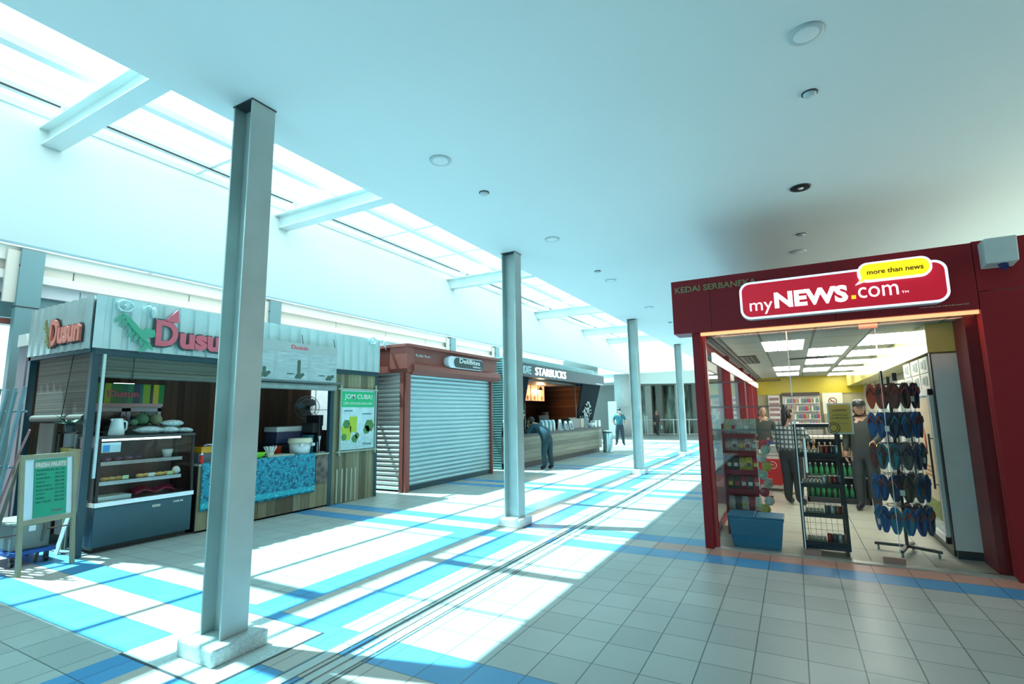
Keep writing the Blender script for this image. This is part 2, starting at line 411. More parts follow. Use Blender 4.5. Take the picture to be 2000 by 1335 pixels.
for y, lb in ocol:
    t = thing('outdoor_post', lb, 'post', (-11, y, 0), group='posts of the neighbouring canopy')
    b = B(); b.box(-11.0, -10.86, y-.15, y+.15, 0, 4.40); obj('box_section', b, M_tealp, t)
    b = B(); b.box(-10.99, -10.87, y-.152, y+.152, 4.1, 4.13); obj('weld_band', b, M_dark, t)
    b = B(); b.box(-11.01, -10.855, y-.155, y+.155, 3.42, 3.44); obj('weld_band', b, M_dark, t)
    b = B(); b.box(-10.99, -10.93, y-.30, y-.15, 3.5, 4.36); obj('side_plate', b, M_out2, t)
b = B(); b.box(-10.35, -10.05, 3.15, 3.22, 0, 2.72); b.mi = 1; b.box(-10.35, -10.05, 3.22, 3.38, 0, 2.72); b.mi = 2; b.box(-10.37, -10.03, 3.13, 3.40, 2.72, 2.9)
one('orange_pillar', b, [mat((.2, .2, .24), .5), mat((.95, .22, .05), .5), M_out], 'orange and grey upright panel left of the fruit stall', 'pillar')

# ================================================================ FAR END OF THE HALL
b = B(); b.box(-18, 3, 28.5, 46, 4.7, 4.9); struct('ceiling_end', b, mat((.45, .45, .43), .6))  # unseen roof added to keep the sun off the far end
b = B(); b.box(-14.5, -5.5, 38.0, 38.3, 0, 3.5)
def farwall():
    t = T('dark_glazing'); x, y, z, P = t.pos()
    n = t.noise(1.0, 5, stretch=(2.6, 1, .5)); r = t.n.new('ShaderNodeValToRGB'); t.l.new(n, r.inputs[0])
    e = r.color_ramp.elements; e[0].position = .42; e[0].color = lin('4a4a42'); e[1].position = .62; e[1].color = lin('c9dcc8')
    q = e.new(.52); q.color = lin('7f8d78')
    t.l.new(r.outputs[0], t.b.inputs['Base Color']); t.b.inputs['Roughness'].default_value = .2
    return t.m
struct('wall_end', b, farwall())
b = B(); b.box(-16, -10.6, 36.0, 36.3, 0, 3.6); struct('wall_end', b, mat((.26, .25, .23), .6))
b = B(); b.box(-16, -2.0, 34.0, 37.9, 3.42, 3.6); struct('ceiling_end', b, mat((.45, .45, .43), .6))
b = B(); b.prism([(-9.6, 4.25), (-3.5, 4.25), (-3.5, 3.30), (-6.6, 3.34), (-9.6, 3.42)], 1, 33.7, 34.0); struct('trim_12', b, M_out)
t = thing('round_pillar', 'thick round white pillar behind the standing man in the cap', 'pillar', (-9.75, 33, 0))
b = B(); b.lathe([(.56, 0), (.56, 1.9)], (-9.75, 33, 0), 32); obj('lower_drum', b, mat((.5, .52, .52), .6), t)
b = B(); b.lathe([(.54, 1.9), (.56, 1.93), (.56, 4.3)], (-9.75, 33, 0), 32); obj('upper_drum', b, mat((.5, .52, .52), .6), t)
for k, x in enumerate((-11.9, -10.35, -9.1, -8.35, -7.0, -5.85)):
    b = B(); b.box(x-.22, x+.22, 37.0, 37.6, 0, 3.42)
    one('pier', b, mat((.22, .20, .18) if k % 2 else (.5, .47, .42), .6), 'upright %s pier at the glazed far end, %s from the left' % (('dark', 'pale')[k % 2 == 0], ordn[k]), 'pier', 'piers at the far end')
t = thing('guard_rail', 'low white metal guard rail across the far end of the hall', 'railing', (-8, 35.4, 0))
b = B(); b.box(-10.2, -5.2, 35.38, 35.42, .98, 1.03); obj('top_rail', b, M_white, t)
b = B(); b.box(-10.2, -5.2, 35.39, 35.41, .05, .08); obj('bottom_rail', b, M_white, t)
for x in (-10.2, -9.35, -8.2, -7.1, -6.1, -5.2): b = B(); b.box(x-.02, x+.02, 35.37, 35.43, 0, 1.02); obj('post', b, M_white, t)
for x, lb in ((-9.0, 'left one of the two white bollards at the far rail'), (-8.86, 'right one of the two white bollards at the far rail')):
    b = B(); b.lathe([(.045, 0), (.045, 1.25), (.03, 1.3), (0, 1.31)], (x*34.9/35.4, 34.9, 0), 12); one('bollard', b, M_white, lb, 'bollard', 'white bollards')
t = thing('freestanding_board', 'tall plain white display panel left of the standing man', 'sign', (-10.3, 31.6, 0))
b = B(); b.box(-10.35, -9.8, 31.58, 31.7, .1, 2.25); obj('panel', b, M_white, t, bevel=.01)
b = B(); b.box(-10.4, -9.75, 31.5, 31.78, 0, .1); obj('foot', b, mat((.5, .5, .5)), t)
# ================================================================ FRUIT STALL (left)
M_plank = planks(['5a3a2a', '7a523c', '452c22', '8a5a42', '634234'], 1, .11, grain=(3, 3, .5), gscale=5, name='red_brown_planks')
M_plank2 = planks(['74715a', '96936f', '5d5a46', 'a39f80', '7d765a'], 1, .085, grain=(4, 4, .5), gscale=5, name='weathered_planks')
M_corr = mat((.50, .66, .66), .35, .35, var=.10, scale=3, name='zinc_sheet')
def corr_y(b, x, y0, y1, z0, z1, per=.2, d=.028, sgn=1):
    y = y0; pts = []
    while y < y1-1e-4:
        for dy, dx in ((0, 0), (.10, 0), (.118, -d), (.175, -d), (.195, 0)):
            if y+dy*per/.2 <= y1: pts.append((x+dx*sgn, y+dy*per/.2))
        y += per
    pts.append((x, y1)); back = [(p[0]-.006*sgn, p[1]) for p in pts][::-1]
    n = len(pts)
    for i in range(n-1):
        a, c = pts[i], pts[i+1]
        b.prism([a, c, (c[0]-.004*sgn, c[1]), (a[0]-.004*sgn, a[1])], 2, z0, z1)
def corr_x(b, y, x0, x1, z0, z1, per=.2, d=.028):
    x = x0
    while x < x1-1e-4:
        P = [(x+dx*per/.2, y+dy) for dx, dy in ((0, 0), (.10, 0), (.118, d), (.175, d), (.195, 0), (.2, 0))]
        for a, c in zip(P, P[1:]):
            if c[0] <= x1+.01: b.prism([a, c, (c[0], c[1]+.004), (a[0], a[1]+.004)], 2, z0, z1)
        x += per
st = thing('fruit_stall', 'fruit juice stall with corrugated zinc fascia and timber walls', 'stall', (-8.4, 5.4, 0))
b = B(); corr_y(b, -7.42, 2.92, 7.86, 2.47, 3.13); obj('front_fascia', b, M_corr, st)
b = B(); corr_x(b, 2.92, -9.3, -7.42, 2.47, 3.13); obj('side_fascia', b, mat((.62, .66, .64), .35, .3, var=.1, scale=3, name='zinc_neutral_light'), st)  # same zinc as the front, with this side's neutral light put into the colour
b = B(); b.box(-9.3, -7.46, 2.96, 7.84, 3.06, 3.09); obj('roof', b, mat((.4, .42, .42), .5), st)
b = B(); b.box(-7.52, -7.44, 2.96, 7.84, 2.39, 2.47); b.box(-9.3, -7.5, 2.94, 3.0, 2.42, 2.47); obj('lintel', b, M_dteal, st)
for x, y in ((-7.49, 2.99), (-7.49, 6.68), (-7.49, 7.83), (-9.27, 2.98)):
    b = B(); b.box(x-.04, x+.04, y-.04, y+.04, 0, 3.06); obj('post', b, M_dteal, st, bevel=.004)
b = B(); b.box(-7.44, -7.41, 3.045, 3.075, .9, 2.40); obj('drain_pipe', b, M_corr, st)
b = B(); b.box(-9.34, -9.3, 3.0, 7.74, 0, 3.06); b.box(-9.34, -9.3, 7.74, 7.86, 2.4, 3.06); obj('back_wall', b, M_plank, st)
b = B(); b.box(-9.3, -7.55, 7.80, 7.86, 0, 1.3); b.box(-8.3, -7.55, 7.80, 7.86, 1.3, 3.06); obj('end_wall', b, M_plank, st)
b = B(); b.box(-7.50, -7.46, 6.72, 7.80, 0, 2.40); obj('front_panel', b, M_plank2, st)
b = B()
for y in (6.83, 6.95, 7.06, 7.18, 7.28): b.box(-7.46, -7.45, y, y+.035, .02, .62)
obj('batten', b, mat((.42, .43, .34), .6), st)
b = B(); b.box(-9.3, -7.5, 3.0, 7.8, .0, .015); obj('floor_board', b, mat((.1, .11, .11), .6), st)
# mesh window beyond the stall's end
t = thing('wire_grille', 'thin iron grille over the bright opening behind the stall', 'grille', (-9.4, 8.1, 1.3))
b = B()
for y in (7.95, 8.3, 8.65): b.tube([(-9.40, y, 1.2), (-9.40, y, 2.5)], .008, 6)
for z in (1.25, 1.74, 2.45): b.tube([(-9.40, 7.86, z), (-9.40, 8.9, z)], .008, 6)
obj('bars', b, mat((.25, .12, .12), .5), t)
b = B(); b.box(-9.42, -9.38, 8.88, 8.93, 0, 2.6); obj('side_post', b, mat((.25, .12, .12), .5), t)
b = B(); b.box(-11.3, -11.24, 6.2, 12.5, 0, 3.0); struct('wall_outer', b, mat((.92, .86, .86), .6, name='pale_outer_wall'))
# lettering
M_sred = mat((.62, .12, .16), .4, name='red_letter'); M_sdk = mat((.03, .10, .10), .4)
t = thing('stall_sign', 'red cut-out lettering with a leafy sprig on the stall front', 'sign', (-7.4, 4.2, 2.6))
b = B(); b.text('D', (-7.38, 3.58, 2.56), (0, 1, 0), (0, 0, 1), .28, .35, .03, .03); b.text('usun', (-7.38, 3.89, 2.55), (0, 1, 0), (0, 0, 1), .79, .22, .03, .045); b.prism([(3.68, 2.90), (3.86, 2.90), (3.84, 3.08)], 0, -7.38, -7.35); obj('lettering', b, M_sred, t)
b = B(); b.text('D', (-7.395, 3.56, 2.54), (0, 1, 0), (0, 0, 1), .32, .39, .012, .05); b.text('usun', (-7.395, 3.87, 2.53), (0, 1, 0), (0, 0, 1), .83, .26, .012, .06); obj('letter_backing', b, M_sdk, t)
b = B()
def leaf(b, x, y, z, ang, L, w, ax=0):
    P = []
    for i in range(9):
        s = i/8; P.append((s*L, w*math.sin(PI*s)**.8))
    Q = P+[(p[0], -p[1]) for p in P[1:-1]][::-1]
    R = [(y+p[0]*math.cos(ang)-p[1]*math.sin(ang), z+p[0]*math.sin(ang)+p[1]*math.cos(ang)) for p in Q]
    if ax == 0: b.prism(R, 0, x, x+.012)
    else: b.prism(R, 1, x-.012, x)
for k in range(11): leaf(b, -7.38+.001*k, 3.20+.03*k, 2.92-.035*k, -2.2+.33*(k % 5), .15, .02)
leaf(b, -7.36, 3.17, 2.95, -.85, .5, .035)
for k in range(6): leaf(b, -7.37+.001*k, 3.50, 2.66, .6+.45*k, .13, .03)
obj('leaf_sprig', b, mat((.06, .35, .22), .5), t)
t = thing('stall_sign', 'smaller red cut-out lettering on the stall side fascia', 'sign', (-8.4, 2.88, 2.6))
b = B(); b.text('D', (-8.52, 2.90, 2.55), (1, 0, 0), (0, 0, 1), .22, .36, .03, .03); b.text('usun', (-8.28, 2.90, 2.57), (1, 0, 0), (0, 0, 1), .60, .22, .03, .045); obj('lettering', b, mat((.60, .16, .12), .4), t)
b = B(); b.text('D', (-8.54, 2.915, 2.53), (1, 0, 0), (0, 0, 1), .26, .40, .012, .05); b.text('usun', (-8.30, 2.915, 2.55), (1, 0, 0), (0, 0, 1), .64, .26, .012, .06); obj('letter_backing', b, M_dark, t)
b = B()
for k in range(7): leaf(b, 2.885-.001*k, -8.66+.02*k, 2.93-.045*k, -1.9+.3*(k % 4), .14, .025, 1)
obj('leaf_sprig', b, mat((.25, .22, .08), .5), t)
# ornament roundel + vine on the fascia top corners
for (y, z, lb) in ((3.22, 3.03, 'small tin wheel and bird ornament on the stall fascia near its left corner'), (7.62, 3.10, 'small tin wheel and bird ornament on the stall fascia right corner')):
    t = thing('tin_ornament', lb, 'ornament', (-7.38, y, z), group='tin ornaments on the stall roof edge')
    b = B(); 
    for k in range(16):
        a = 2*PI*k/16; a2 = 2*PI*(k+1)/16; b.tube([(-7.385, y+.09*math.cos(a), z+.07*math.sin(a)), (-7.385, y+.09*math.cos(a2), z+.07*math.sin(a2))], .014, 6)
    b.tube([(-7.385, y-.085, z), (-7.385, y+.085, z)], .006, 5); b.tube([(-7.385, y, z-.066), (-7.385, y, z+.066)], .006, 5); b.ell((-7.385, y, z), .016, .02, .02, 8, 5)
    obj('wheel', b, M_corr, t)
    b = B(); b.ell((-7.38, y+.33, z-.03), .02, .035, .075, 10, 6); b.ell((-7.38, y+.27, z+.03), .018, .03, .028, 8, 5); b.cyl((-7.38, y+.25, z+.03), (-7.38, y+.21, z+.02), .009, .001, 6); b.tube([(-7.385, y+.36, z-.09), (-7.385, y+.38, z-.15)], .008, 5); obj('bird', b, M_corr, t)
# roller blinds
M_blind = planks(['6f776a', '8b9484', '5d655a', '7a8274'], 2, .012, grain=(1, .6, 30), gscale=4, name='bamboo_blind', joint=.12)
M_blindw = planks(['5a4c42', '7b6b5c', '48403a', '8f8272'], 2, .018, grain=(.6, 1, 30), gscale=4, name='bamboo_blind_brown', joint=.18)
t = thing('bamboo_blind', 'grey-green bamboo blind half rolled up over the display case', 'blind', (-7.56, 4.9, 2.4))
b = B(); b.box(-7.58, -7.565, 3.05, 6.62, 2.20, 2.41); obj('slats', b, M_blind, t)
b = B(); b.cyl((-7.56, 3.05, 2.17), (-7.56, 6.62, 2.17), .05, n=18); obj('rolled_bottom', b, M_blind, t)
for y in (3.42, 5.2, 6.3): b = B(); b.tube([(-7.50, y, 2.40), (-7.50, y, 2.14), (-7.53, y, 2.11)], .006, 5); obj('cord', b, M_dark, t)
t = thing('bamboo_blind', 'brown bamboo blind hanging on the stall left side', 'blind', (-8.4, 2.99, 2.4))
b = B(); b.box(-9.05, -7.60, 2.985, 3.0, 1.66, 2.42); obj('slats', b, M_blindw, t)
b = B(); b.cyl((-9.08, 2.99, 1.62), (-7.60, 2.99, 1.62), .045, n=16); obj('rolled_bottom', b, M_blindw, t)
b = B(); b.tube([(-8.0, 2.96, 2.42), (-8.14, 2.95, 1.6)], .006, 5); obj('cord', b, M_black, t)
# timber leaning pieces seen below the side blind
b = B(); b.box(-8.95, -8.5, 3.02, 3.05, 0, 1.56); one('timber_panel', b, planks(['6e675c', '847c70', '5c564d'], 0, .07, grain=(3, 3, .5), name='grey_panel'), 'grey weathered timber panel under the brown side blind', 'panel')
t = thing('storage_shelf', 'cluttered dark storage shelf behind the menu easel', 'shelf', (-8.2, 3.3, 0))
for z in (.35, .75, 1.1, 1.42): b = B(); b.box(-8.60, -8.07, 3.1, 3.5, z, z+.02); obj('shelf_board', b, M_dark, t)
b = B()
for x in (-8.60, -8.09):
    for y in (3.1, 3.48): b.box(x, x+.02, y, y+.02, 0, 1.45)
obj('frame', b, mat((.3, .32, .3), .5), t)
for k, (x, z, w, h, c, nm) in enumerate(((-8.45, .37, .2, .24, (.12, .12, .1), 'dark box'), (-8.22, .37, .22, .2, (.25, .22, .16), 'brown box'), (-8.45, .77, .22, .2, (.07, .08, .08), 'black box'), (-8.2, .77, .2, .16, (.3, .3, .26), 'grey box'), (-8.42, 1.12, .3, .12, (.5, .36, .1), 'yellow tray'), (-8.4, 1.44, .28, .09, (.1, .1, .09), 'flat dark box'))):
    b = B(); b.box(x, x+w, 3.12, 3.42, z, z+h); b.box(x-.005, x+w+.005, 3.115, 3.425, z+h-.03, z+h-.01); 
    b.v = [(q[0]-.12, q[1], q[2]) for q in b.v]; one('box', b, mat(c, .6), '%s on the storage shelf behind the menu easel' % nm, 'box', 'boxes on the storage shelf')

# display case
M_case = mat((.022, .085, .115), .3, .1, name='case_blue')
t = thing('display_case', 'glass-fronted chilled food display case with dark blue base', 'display case', (-7.7, 3.7, 0))
CX0, CX1, CY0, CY1 = -8.05, -7.47, 3.12, 4.27
b = B(); b.box(CX0, CX1, CY0, CY1, .07, .54); obj('cabinet_base', b, M_case, t, bevel=.01)
b = B(); b.box(CX0+.05, CX1-.05, CY0+.04, CY1-.04, .02, .07); obj('plinth', b, M_black, t)
for y in (3.18, 4.2): 
    for x in (-7.55, -7.98): b = B(); b.cyl((x, y-.015, .022), (x, y+.015, .022), .022); obj('caster', b, M_black, t)
b = B(); b.box(CX0, CX1+.015, CY0-.01, CY1+.01, .54, .60); obj('steel_band', b, M_chrome, t, bevel=.005)
b = B(); b.box(CX1+.001, CX1+.006, 3.76, 3.86, .45, .48); obj('maker_plate', b, mat((.5, .5, .45), .4), t)
b = B(); dashes(b, (CX1+.002, 4.02, .475), (0, 1, 0), (0, 0, 1), .13, .02, 6); obj('lettering', b, M_white, t)
b = B(); b.box(CX0, CX1-.02, CY0, CY1, 1.36, 1.39); obj('top_board', b, mat((.05, .06, .06), .4), t, bevel=.004)
b = B()
for y in (CY0, CY1-.03): b.box(CX0, CX0+.03, y, y+.03, .6, 1.36); b.prism([(CX1, .6), (CX1-.03, .6), (CX1-.07, 1.36), (CX1-.04, 1.36)], 1, y, y+.03)
b.prism([(CX1-.16, .6), (CX1-.03, .6), (CX1-.07, 1.36), (CX1-.2, 1.36)], 1, CY0-.012, CY0-.002)
obj('frame', b, M_black, t)
b = B(); b.prism([(CX1-.002, .6), (CX1-.008, .6), (CX1-.048, 1.36), (CX1-.042, 1.36)], 1, CY0+.03, CY1-.03); obj('front_glass', b, M_glassC, t)
b = B(); b.box(CX0+.03, CX1-.06, CY1-.012, CY1-.006, .6, 1.36); b.box(CX0+.03, CX1-.18, CY0+.004, CY0+.01, .6, 1.36); obj('side_glass', b, M_glassC, t)
for z in (.82, 1.06):
    b = B(); b.box(CX0+.04, CX1-.07, CY0+.05, CY1-.14, z, z+.012); obj('shelf', b, M_glassC, t)
    b = B(); b.box(CX1-.075, CX1-.06, CY0+.05, CY1-.14, z-.03, z+.016); obj('shelf_edge', b, M_chrome, t)
b = B(); b.box(CX0+.03, CX0+.04, CY0+.03, CY1-.03, .6, 1.36); obj('back_panel', b, mat((.10, .08, .08), .5), t)
b = B(); b.cyl((CX1-.12, CY0+.06, 1.34), (CX1-.12, CY1-.15, 1.34), .012, n=8); obj('lamp_tube', b, emit((.65, .95, 1), 4), t)
b = B(); b.cyl((CX1-.10, CY0+.06, 1.045), (CX1-.10, CY1-.15, 1.045), .007, n=8); obj('lamp_tube', b, emit((1, .8, .5), 5), t)
b = B(); b.box(CX1-.045, CX1-.038, CY0+.03, CY0+.24, 1.19, 1.31); b.mi = 1; b.box(CX1-.040, CX1-.034, CY0+.05, CY0+.12, 1.20, 1.28); obj('sticker', b, [mat((.7, .85, .9)), mat((.05, .3, .6))], t)
# pastries
def bun(x, y, z, lb, c=(.75, .52, .18), r=.042):
    t = thing('pastry', lb, 'pastry', (x, y, z), group='buns in the display case')
    b = B(); b.ell((x, y, z+r*.55), r, r*1.1, r*.6, 12, 7, .05); obj('bun', b, mat(c, .6, bump=.002), t)
    b = B(); b.ell((x, y, z+r*.95), r*.55, r*.6, r*.2, 8, 5, .12); obj('topping', b, mat((c[0]*1.15, c[1]*1.1, c[2]*.8), .5), t)
k = 0
for y in (3.26, 3.34, 3.42):
    bun(CX1-.16, y, .832, 'golden bun on the case middle shelf left side, %s from the left' % ordn[k]); k += 1
for y in (3.66, 3.74, 3.82, 3.90, 3.98, 4.05):
    bun(CX1-.15, y, .832, 'golden bun on the case middle shelf, %s from the left' % ordn[k], r=.046); k += 1
for y, c in ((3.28, (.16, .10, .18)), (3.40, (.12, .09, .16)), (3.52, (.2, .12, .16)), (3.62, (.10, .09, .14))):
    b = B(); b.ell((CX1-.2, y, 1.072+.028), .07, .055, .028, 12, 7, .12); one('fruit_packet', b, mat(c, .3), 'dark purple packet on the case top shelf near %.2f along' % y if False else 'dark wrapped packet on the top shelf of the case, %s from the left' % ordn[int((y-3.2)/.11)], 'packet', 'dark packets on the case top shelf')
for y in (3.42, 3.72, 3.95):
    b = B(); b.box(CX1-.068, CX1-.062, y, y+.07, .845, .89); one('price_card', b, mat((.65, .8, .45) if y != 3.72 else (.8, .85, .9)), 'small price card in the case, %s' % {3.42: 'green and leftmost', 3.72: 'white in the middle', 3.95: 'green at right'}[y], 'card', 'price cards')
b = B(); b.sheet(lambda u, v: (-7.62-.22*v, 3.62+.5*u, .62+.05*math.sin(6*u+3*v)**2+.02*v), 14, 8); one('meat_tray', b, mat((.28, .02, .06), .35), 'dark red food spread on the case floor', 'food', solid=.02)
b = B(); b.box(-7.8, -7.55, 3.17, 3.55, .601, .65); one('food_tub', b, mat((.75, .85, .85), .3), 'clear shallow tub at the left of the case floor', 'tub', bevel=.01)
b = B(); b.lathe([(.0, 0), (.05, 0), (.07, .09), (.065, .09), (.045, .01)], (-7.85, 4.17, .602+.47), 16); 
b = B(); b.lathe([(0, 0), (.05, 0), (.068, .10), (.06, .10), (.045, .012), (0, .012)], (-7.78, 4.06, 1.072), 16); one('bowl', b, mat((.7, .78, .78), .3), 'pale bowl on the case top shelf at right', 'bowl')
b = B(); b.ell((-7.62, 4.11, .832+.055), .05, .05, .055, 12, 8, .1); one('wrapped_bun', b, mat((.85, .9, .9), .25), 'white wrapped bun at the right end of the middle shelf', 'packet')
# on the case
t = thing('jug', 'pale plastic jug with spout on top of the display case', 'jug', (-7.7, 3.38, 1.39))
b = B(); b.lathe([(0, 0), (.085, 0), (.088, .02), (.062, .21), (.05, .22), (.055, .2), (0, .2)], (-7.7, 3.38, 1.39), 20); obj('body', b, mat((.72, .85, .85), .35), t)
b = B(); b.prism([(3.30, 1.60), (3.335, 1.61), (3.335, 1.54)], 0, -7.72, -7.68); obj('spout', b, mat((.72, .85, .85), .35), t)
b = B(); b.tube([(-7.7, 3.44, 1.58), (-7.7, 3.49, 1.56), (-7.7, 3.49, 1.47), (-7.7, 3.46, 1.44)], .01, 6); obj('handle', b, mat((.72, .85, .85), .35), t)
M_bag = mat((.62, .78, .76), .25, var=.35, scale=35, bump=.004, name='clear_bag')
for x, y, z, ry, rz, lb in ((-7.68, 3.76, 1.39, .17, .055, 'leftmost plump clear bag of cut fruit on the case'), (-7.66, 4.0, 1.39, .12, .05, 'middle clear bag of cut fruit on the case'), (-7.70, 4.06, 1.49, .14, .045, 'clear bag of cut fruit lying on top of the other bags'), (-7.66, 4.2, 1.39, .11, .04, 'rightmost clear bag of cut fruit on the case')):
    t = thing('fruit_bag', lb, 'bag', (x, y, z), group='bags of cut fruit on the display case')
    b = B(); b.ell((x, y, z+rz), .11, ry, rz, 18, 9, .05); obj('filled_bag', b, M_bag, t)
    b = B(); b.prism([(y-ry*1.15, z+rz*1.1), (y-ry*.8, z+rz*1.5), (y-ry*.8, z+rz*.6)], 0, x-.03, x-.02); obj('tied_end', b, M_bag, t)
# drinks fridge behind
t = thing('upright_fridge', 'two-door glass drinks fridge with striped green header', 'fridge', (-8.9, 3.95, 0))
b = B(); b.box(-9.28, -8.75, 3.42, 4.42, 0, 1.80); b.mi = 1; b.box(-8.75, -8.745, 3.5, 3.88, .2, 1.72); b.box(-8.75, -8.745, 3.97, 4.37, .2, 1.72); obj('cabinet', b, [mat((.6, .6, .62), .35), mat((.02, .015, .02), .3)], t)
for y0, y1 in ((3.44, 3.92), (3.94, 4.41)):
    b = B(); b.box(-8.745, -8.72, y0, y0+.05, .15, 1.76); b.box(-8.745, -8.72, y1-.05, y1, .15, 1.76); b.box(-8.745, -8.72, y0, y1, 1.71, 1.76); b.box(-8.745, -8.72, y0, y1, .15, .2); d = obj('door', b, mat((.62, .62, .68), .35), t)
    b = B(); b.box(-8.735, -8.73, y0+.05, y1-.05, .2, 1.71); obj('pane', b, M_glassC, d)
b = B(); b.box(-8.75, -8.70, 3.42, 4.42, 1.78, 1.83); obj('trim_strip', b, mat((.75, .45, .45), .4), t)
def stripes():
    tt = T('striped_print'); x, y, z, P = tt.pos()
    r = tt.n.new('ShaderNodeValToRGB'); r.color_ramp.interpolation = 'CONSTANT'
    tt.l.new(tt.ma('DIVIDE', tt.ma('SUBTRACT', y, 3.42), 1.0), r.inputs[0])
    e = r.color_ramp.elements
    seq = [(0, '0f5a2a'), (.06, '4d8f20'), (.16, '0e3f1e'), (.2, '9fae2e'), (.28, '18763a'), (.42, '0d6a55'), (.5, '1d8a5a'), (.57, '0d4a5e'), (.66, '0f6f6a'), (.70, '8fb83a'), (.80, '0d3a3a'), (.84, 'd8c23e'), (.92, '1f8f4a')]
    while len(e) < len(seq): e.new(.5)
    for q, (p, c) in zip(e, seq): q.position = p; q.color = lin(c)
    tt.l.new(r.outputs[0], tt.b.inputs['Base Color']); tt.b.inputs['Roughness'].default_value = .3; return tt.m
b = B(); b.box(-8.78, -8.69, 3.42, 4.42, 1.83, 2.12); hd = obj('header', b, stripes(), t)
b = B(); b.text('Dusun', (-8.688, 3.66, 1.92), (0, 1, 0), (0, 0, 1), .4, .1, .006, .04); obj('lettering', b, M_sred, hd)
b = B(); b.box(-8.76, -8.70, 3.75, 4.0, 2.12, 2.128); obj('light_strip', b, emit((1, 1, .9), 3), t)
# shelf with coconuts in front of the fridge
t = thing('back_counter', 'dark back counter with fruit behind the display case', 'counter', (-8.4, 4.4, 0))
b = B(); b.box(-8.6, -8.15, 3.56, 5.6, .85, .89); obj('counter_top', b, M_dark, t)
b = B(); b.box(-8.58, -8.2, 3.58, 5.58, .016, .85); obj('counter_body', b, M_plank, t)
for k, (x, y, z, r, c, lb) in enumerate(((-8.35, 3.97, 1.50, .09, (.18, .40, .22), 'green coconut, left of the two behind the bags'), (-8.35, 4.16, 1.50, .085, (.42, .48, .26), 'yellow-green coconut, right of the two behind the bags'), (-8.32, 3.86, 1.50, .05, (.25, .55, .33), 'small green fruit left of the green coconut'), (-8.48, 4.06, 1.50, .09, (.08, .06, .07), 'dark fruit between the coconuts'), (-8.42, 3.76, 1.50, .07, (.20, .10, .08), 'brown fruit left of the coconuts'))):
    t = thing('coconut', lb, 'fruit', (x, y, z), group='fruit piled behind the display case')
    b = B(); b.ell((x, y, z+r), r, r, r, 14, 9, .03); obj('fruit', b, mat(c, .45, var=.2, scale=20), t)
    b = B(); b.cyl((x, y, z+2*r-.01), (x+.01, y, z+2*r+.012), .008, .005, 6); obj('stem', b, M_dark, t)
b = B(); b.box(-8.58, -8.18, 3.6, 4.42, .89, 1.50); b.mi = 1; b.box(-8.18, -8.17, 3.64, 4.38, .95, 1.46); one('fruit_crate', b, [mat((.10, .09, .08), .6), mat((.05, .05, .05), .6)], 'dark crate holding up the coconuts', 'crate')
# counter
t = thing('stall_counter', 'timber-fronted serving counter of the fruit stall', 'counter', (-7.7, 5.5, 0))
b = B(); b.box(-7.98, -7.46, 4.32, 6.64, .03, .92); obj('counter_body', b, planks(['7a6a4e', 'a39e7c', '5f523d', '8d7d5c', 'adac90'], 1, .16, grain=(4, 4, .5), gscale=5, name='counter_planks'), t)
b = B(); b.box(-8.0, -7.44, 4.32, 6.64, .92, .945); obj('counter_top', b, mat((.35, .36, .30), .5), t)
b = B(); b.box(-7.94, -7.5, 4.34, 6.62, 0, .03); obj('kick_board', b, M_black, t)
b = B(); b.box(-7.46, -7.445, 6.36, 6.62, .42, .90); 
def carve():
    tt = T('carved_panel'); v = tt.n.new('ShaderNodeTexVoronoi'); v.inputs['Scale'].default_value = 9; tt.l.new(tt.pos()[3], v.inputs['Vector'])
    tt.l.new(tt.mix(v.outputs['Distance'], lin('2a211c'), lin('7d746a')), tt.b.inputs['Base Color']); tt.bump(v.outputs['Distance'], .01, 1); return tt.m
obj('carved_panel', b, carve(), t)
def batik():
    tt = T('batik_print'); x, y, z, P = tt.pos()
    v = tt.n.new('ShaderNodeTexVoronoi'); v.inputs['Scale'].default_value = 7.5; tt.l.new(P, v.inputs['Vector'])
    v2 = tt.n.new('ShaderNodeTexVoronoi'); v2.inputs['Scale'].default_value = 24; tt.l.new(P, v2.inputs['Vector'])
    w = tt.ma('SINE', tt.ma('MULTIPLY', v.outputs['Distance'], 62)); w = tt.ma('MULTIPLY', tt.ma('ADD', w, 1), .5)
    d = tt.ma('LESS_THAN', v2.outputs['Distance'], tt.ma('MULTIPLY', tt.noise(5, 2), .42))
    c = tt.mix(w, lin((.005, .09, .18)), lin((.02, .42, .54))); nz = tt.ma('GREATER_THAN', tt.noise(16, 3), .54); c = tt.mix(tt.ma('MULTIPLY', nz, .75), c, lin((.004, .06, .13))); c = tt.mix(tt.ma('MULTIPLY', d, .7), c, lin((.12, .62, .70)))
    c = tt.mix(tt.inr(z, .32, .40), c, tt.mix(d, lin((.02, .40, .5)), lin((.2, .8, .85))))
    tt.l.new(c, tt.b.inputs['Base Color']); tt.b.inputs['Roughness'].default_value = .7; return tt.m
BK = batik()
b = B()
def cl(u, v):
    y = 4.36+1.97*u
    if v < .12: return (-7.62+.19*(v/.12), y, .951)
    s = (v-.12)/.88; return (-7.427+.006*math.sin(14*u+2*s)*s, y, .95-.66*s+.012*math.sin(9*u)*s)
b.sheet(cl, 60, 18); one('batik_cloth', b, BK, 'turquoise batik cloth draped over the stall counter front', 'cloth', solid=.004)
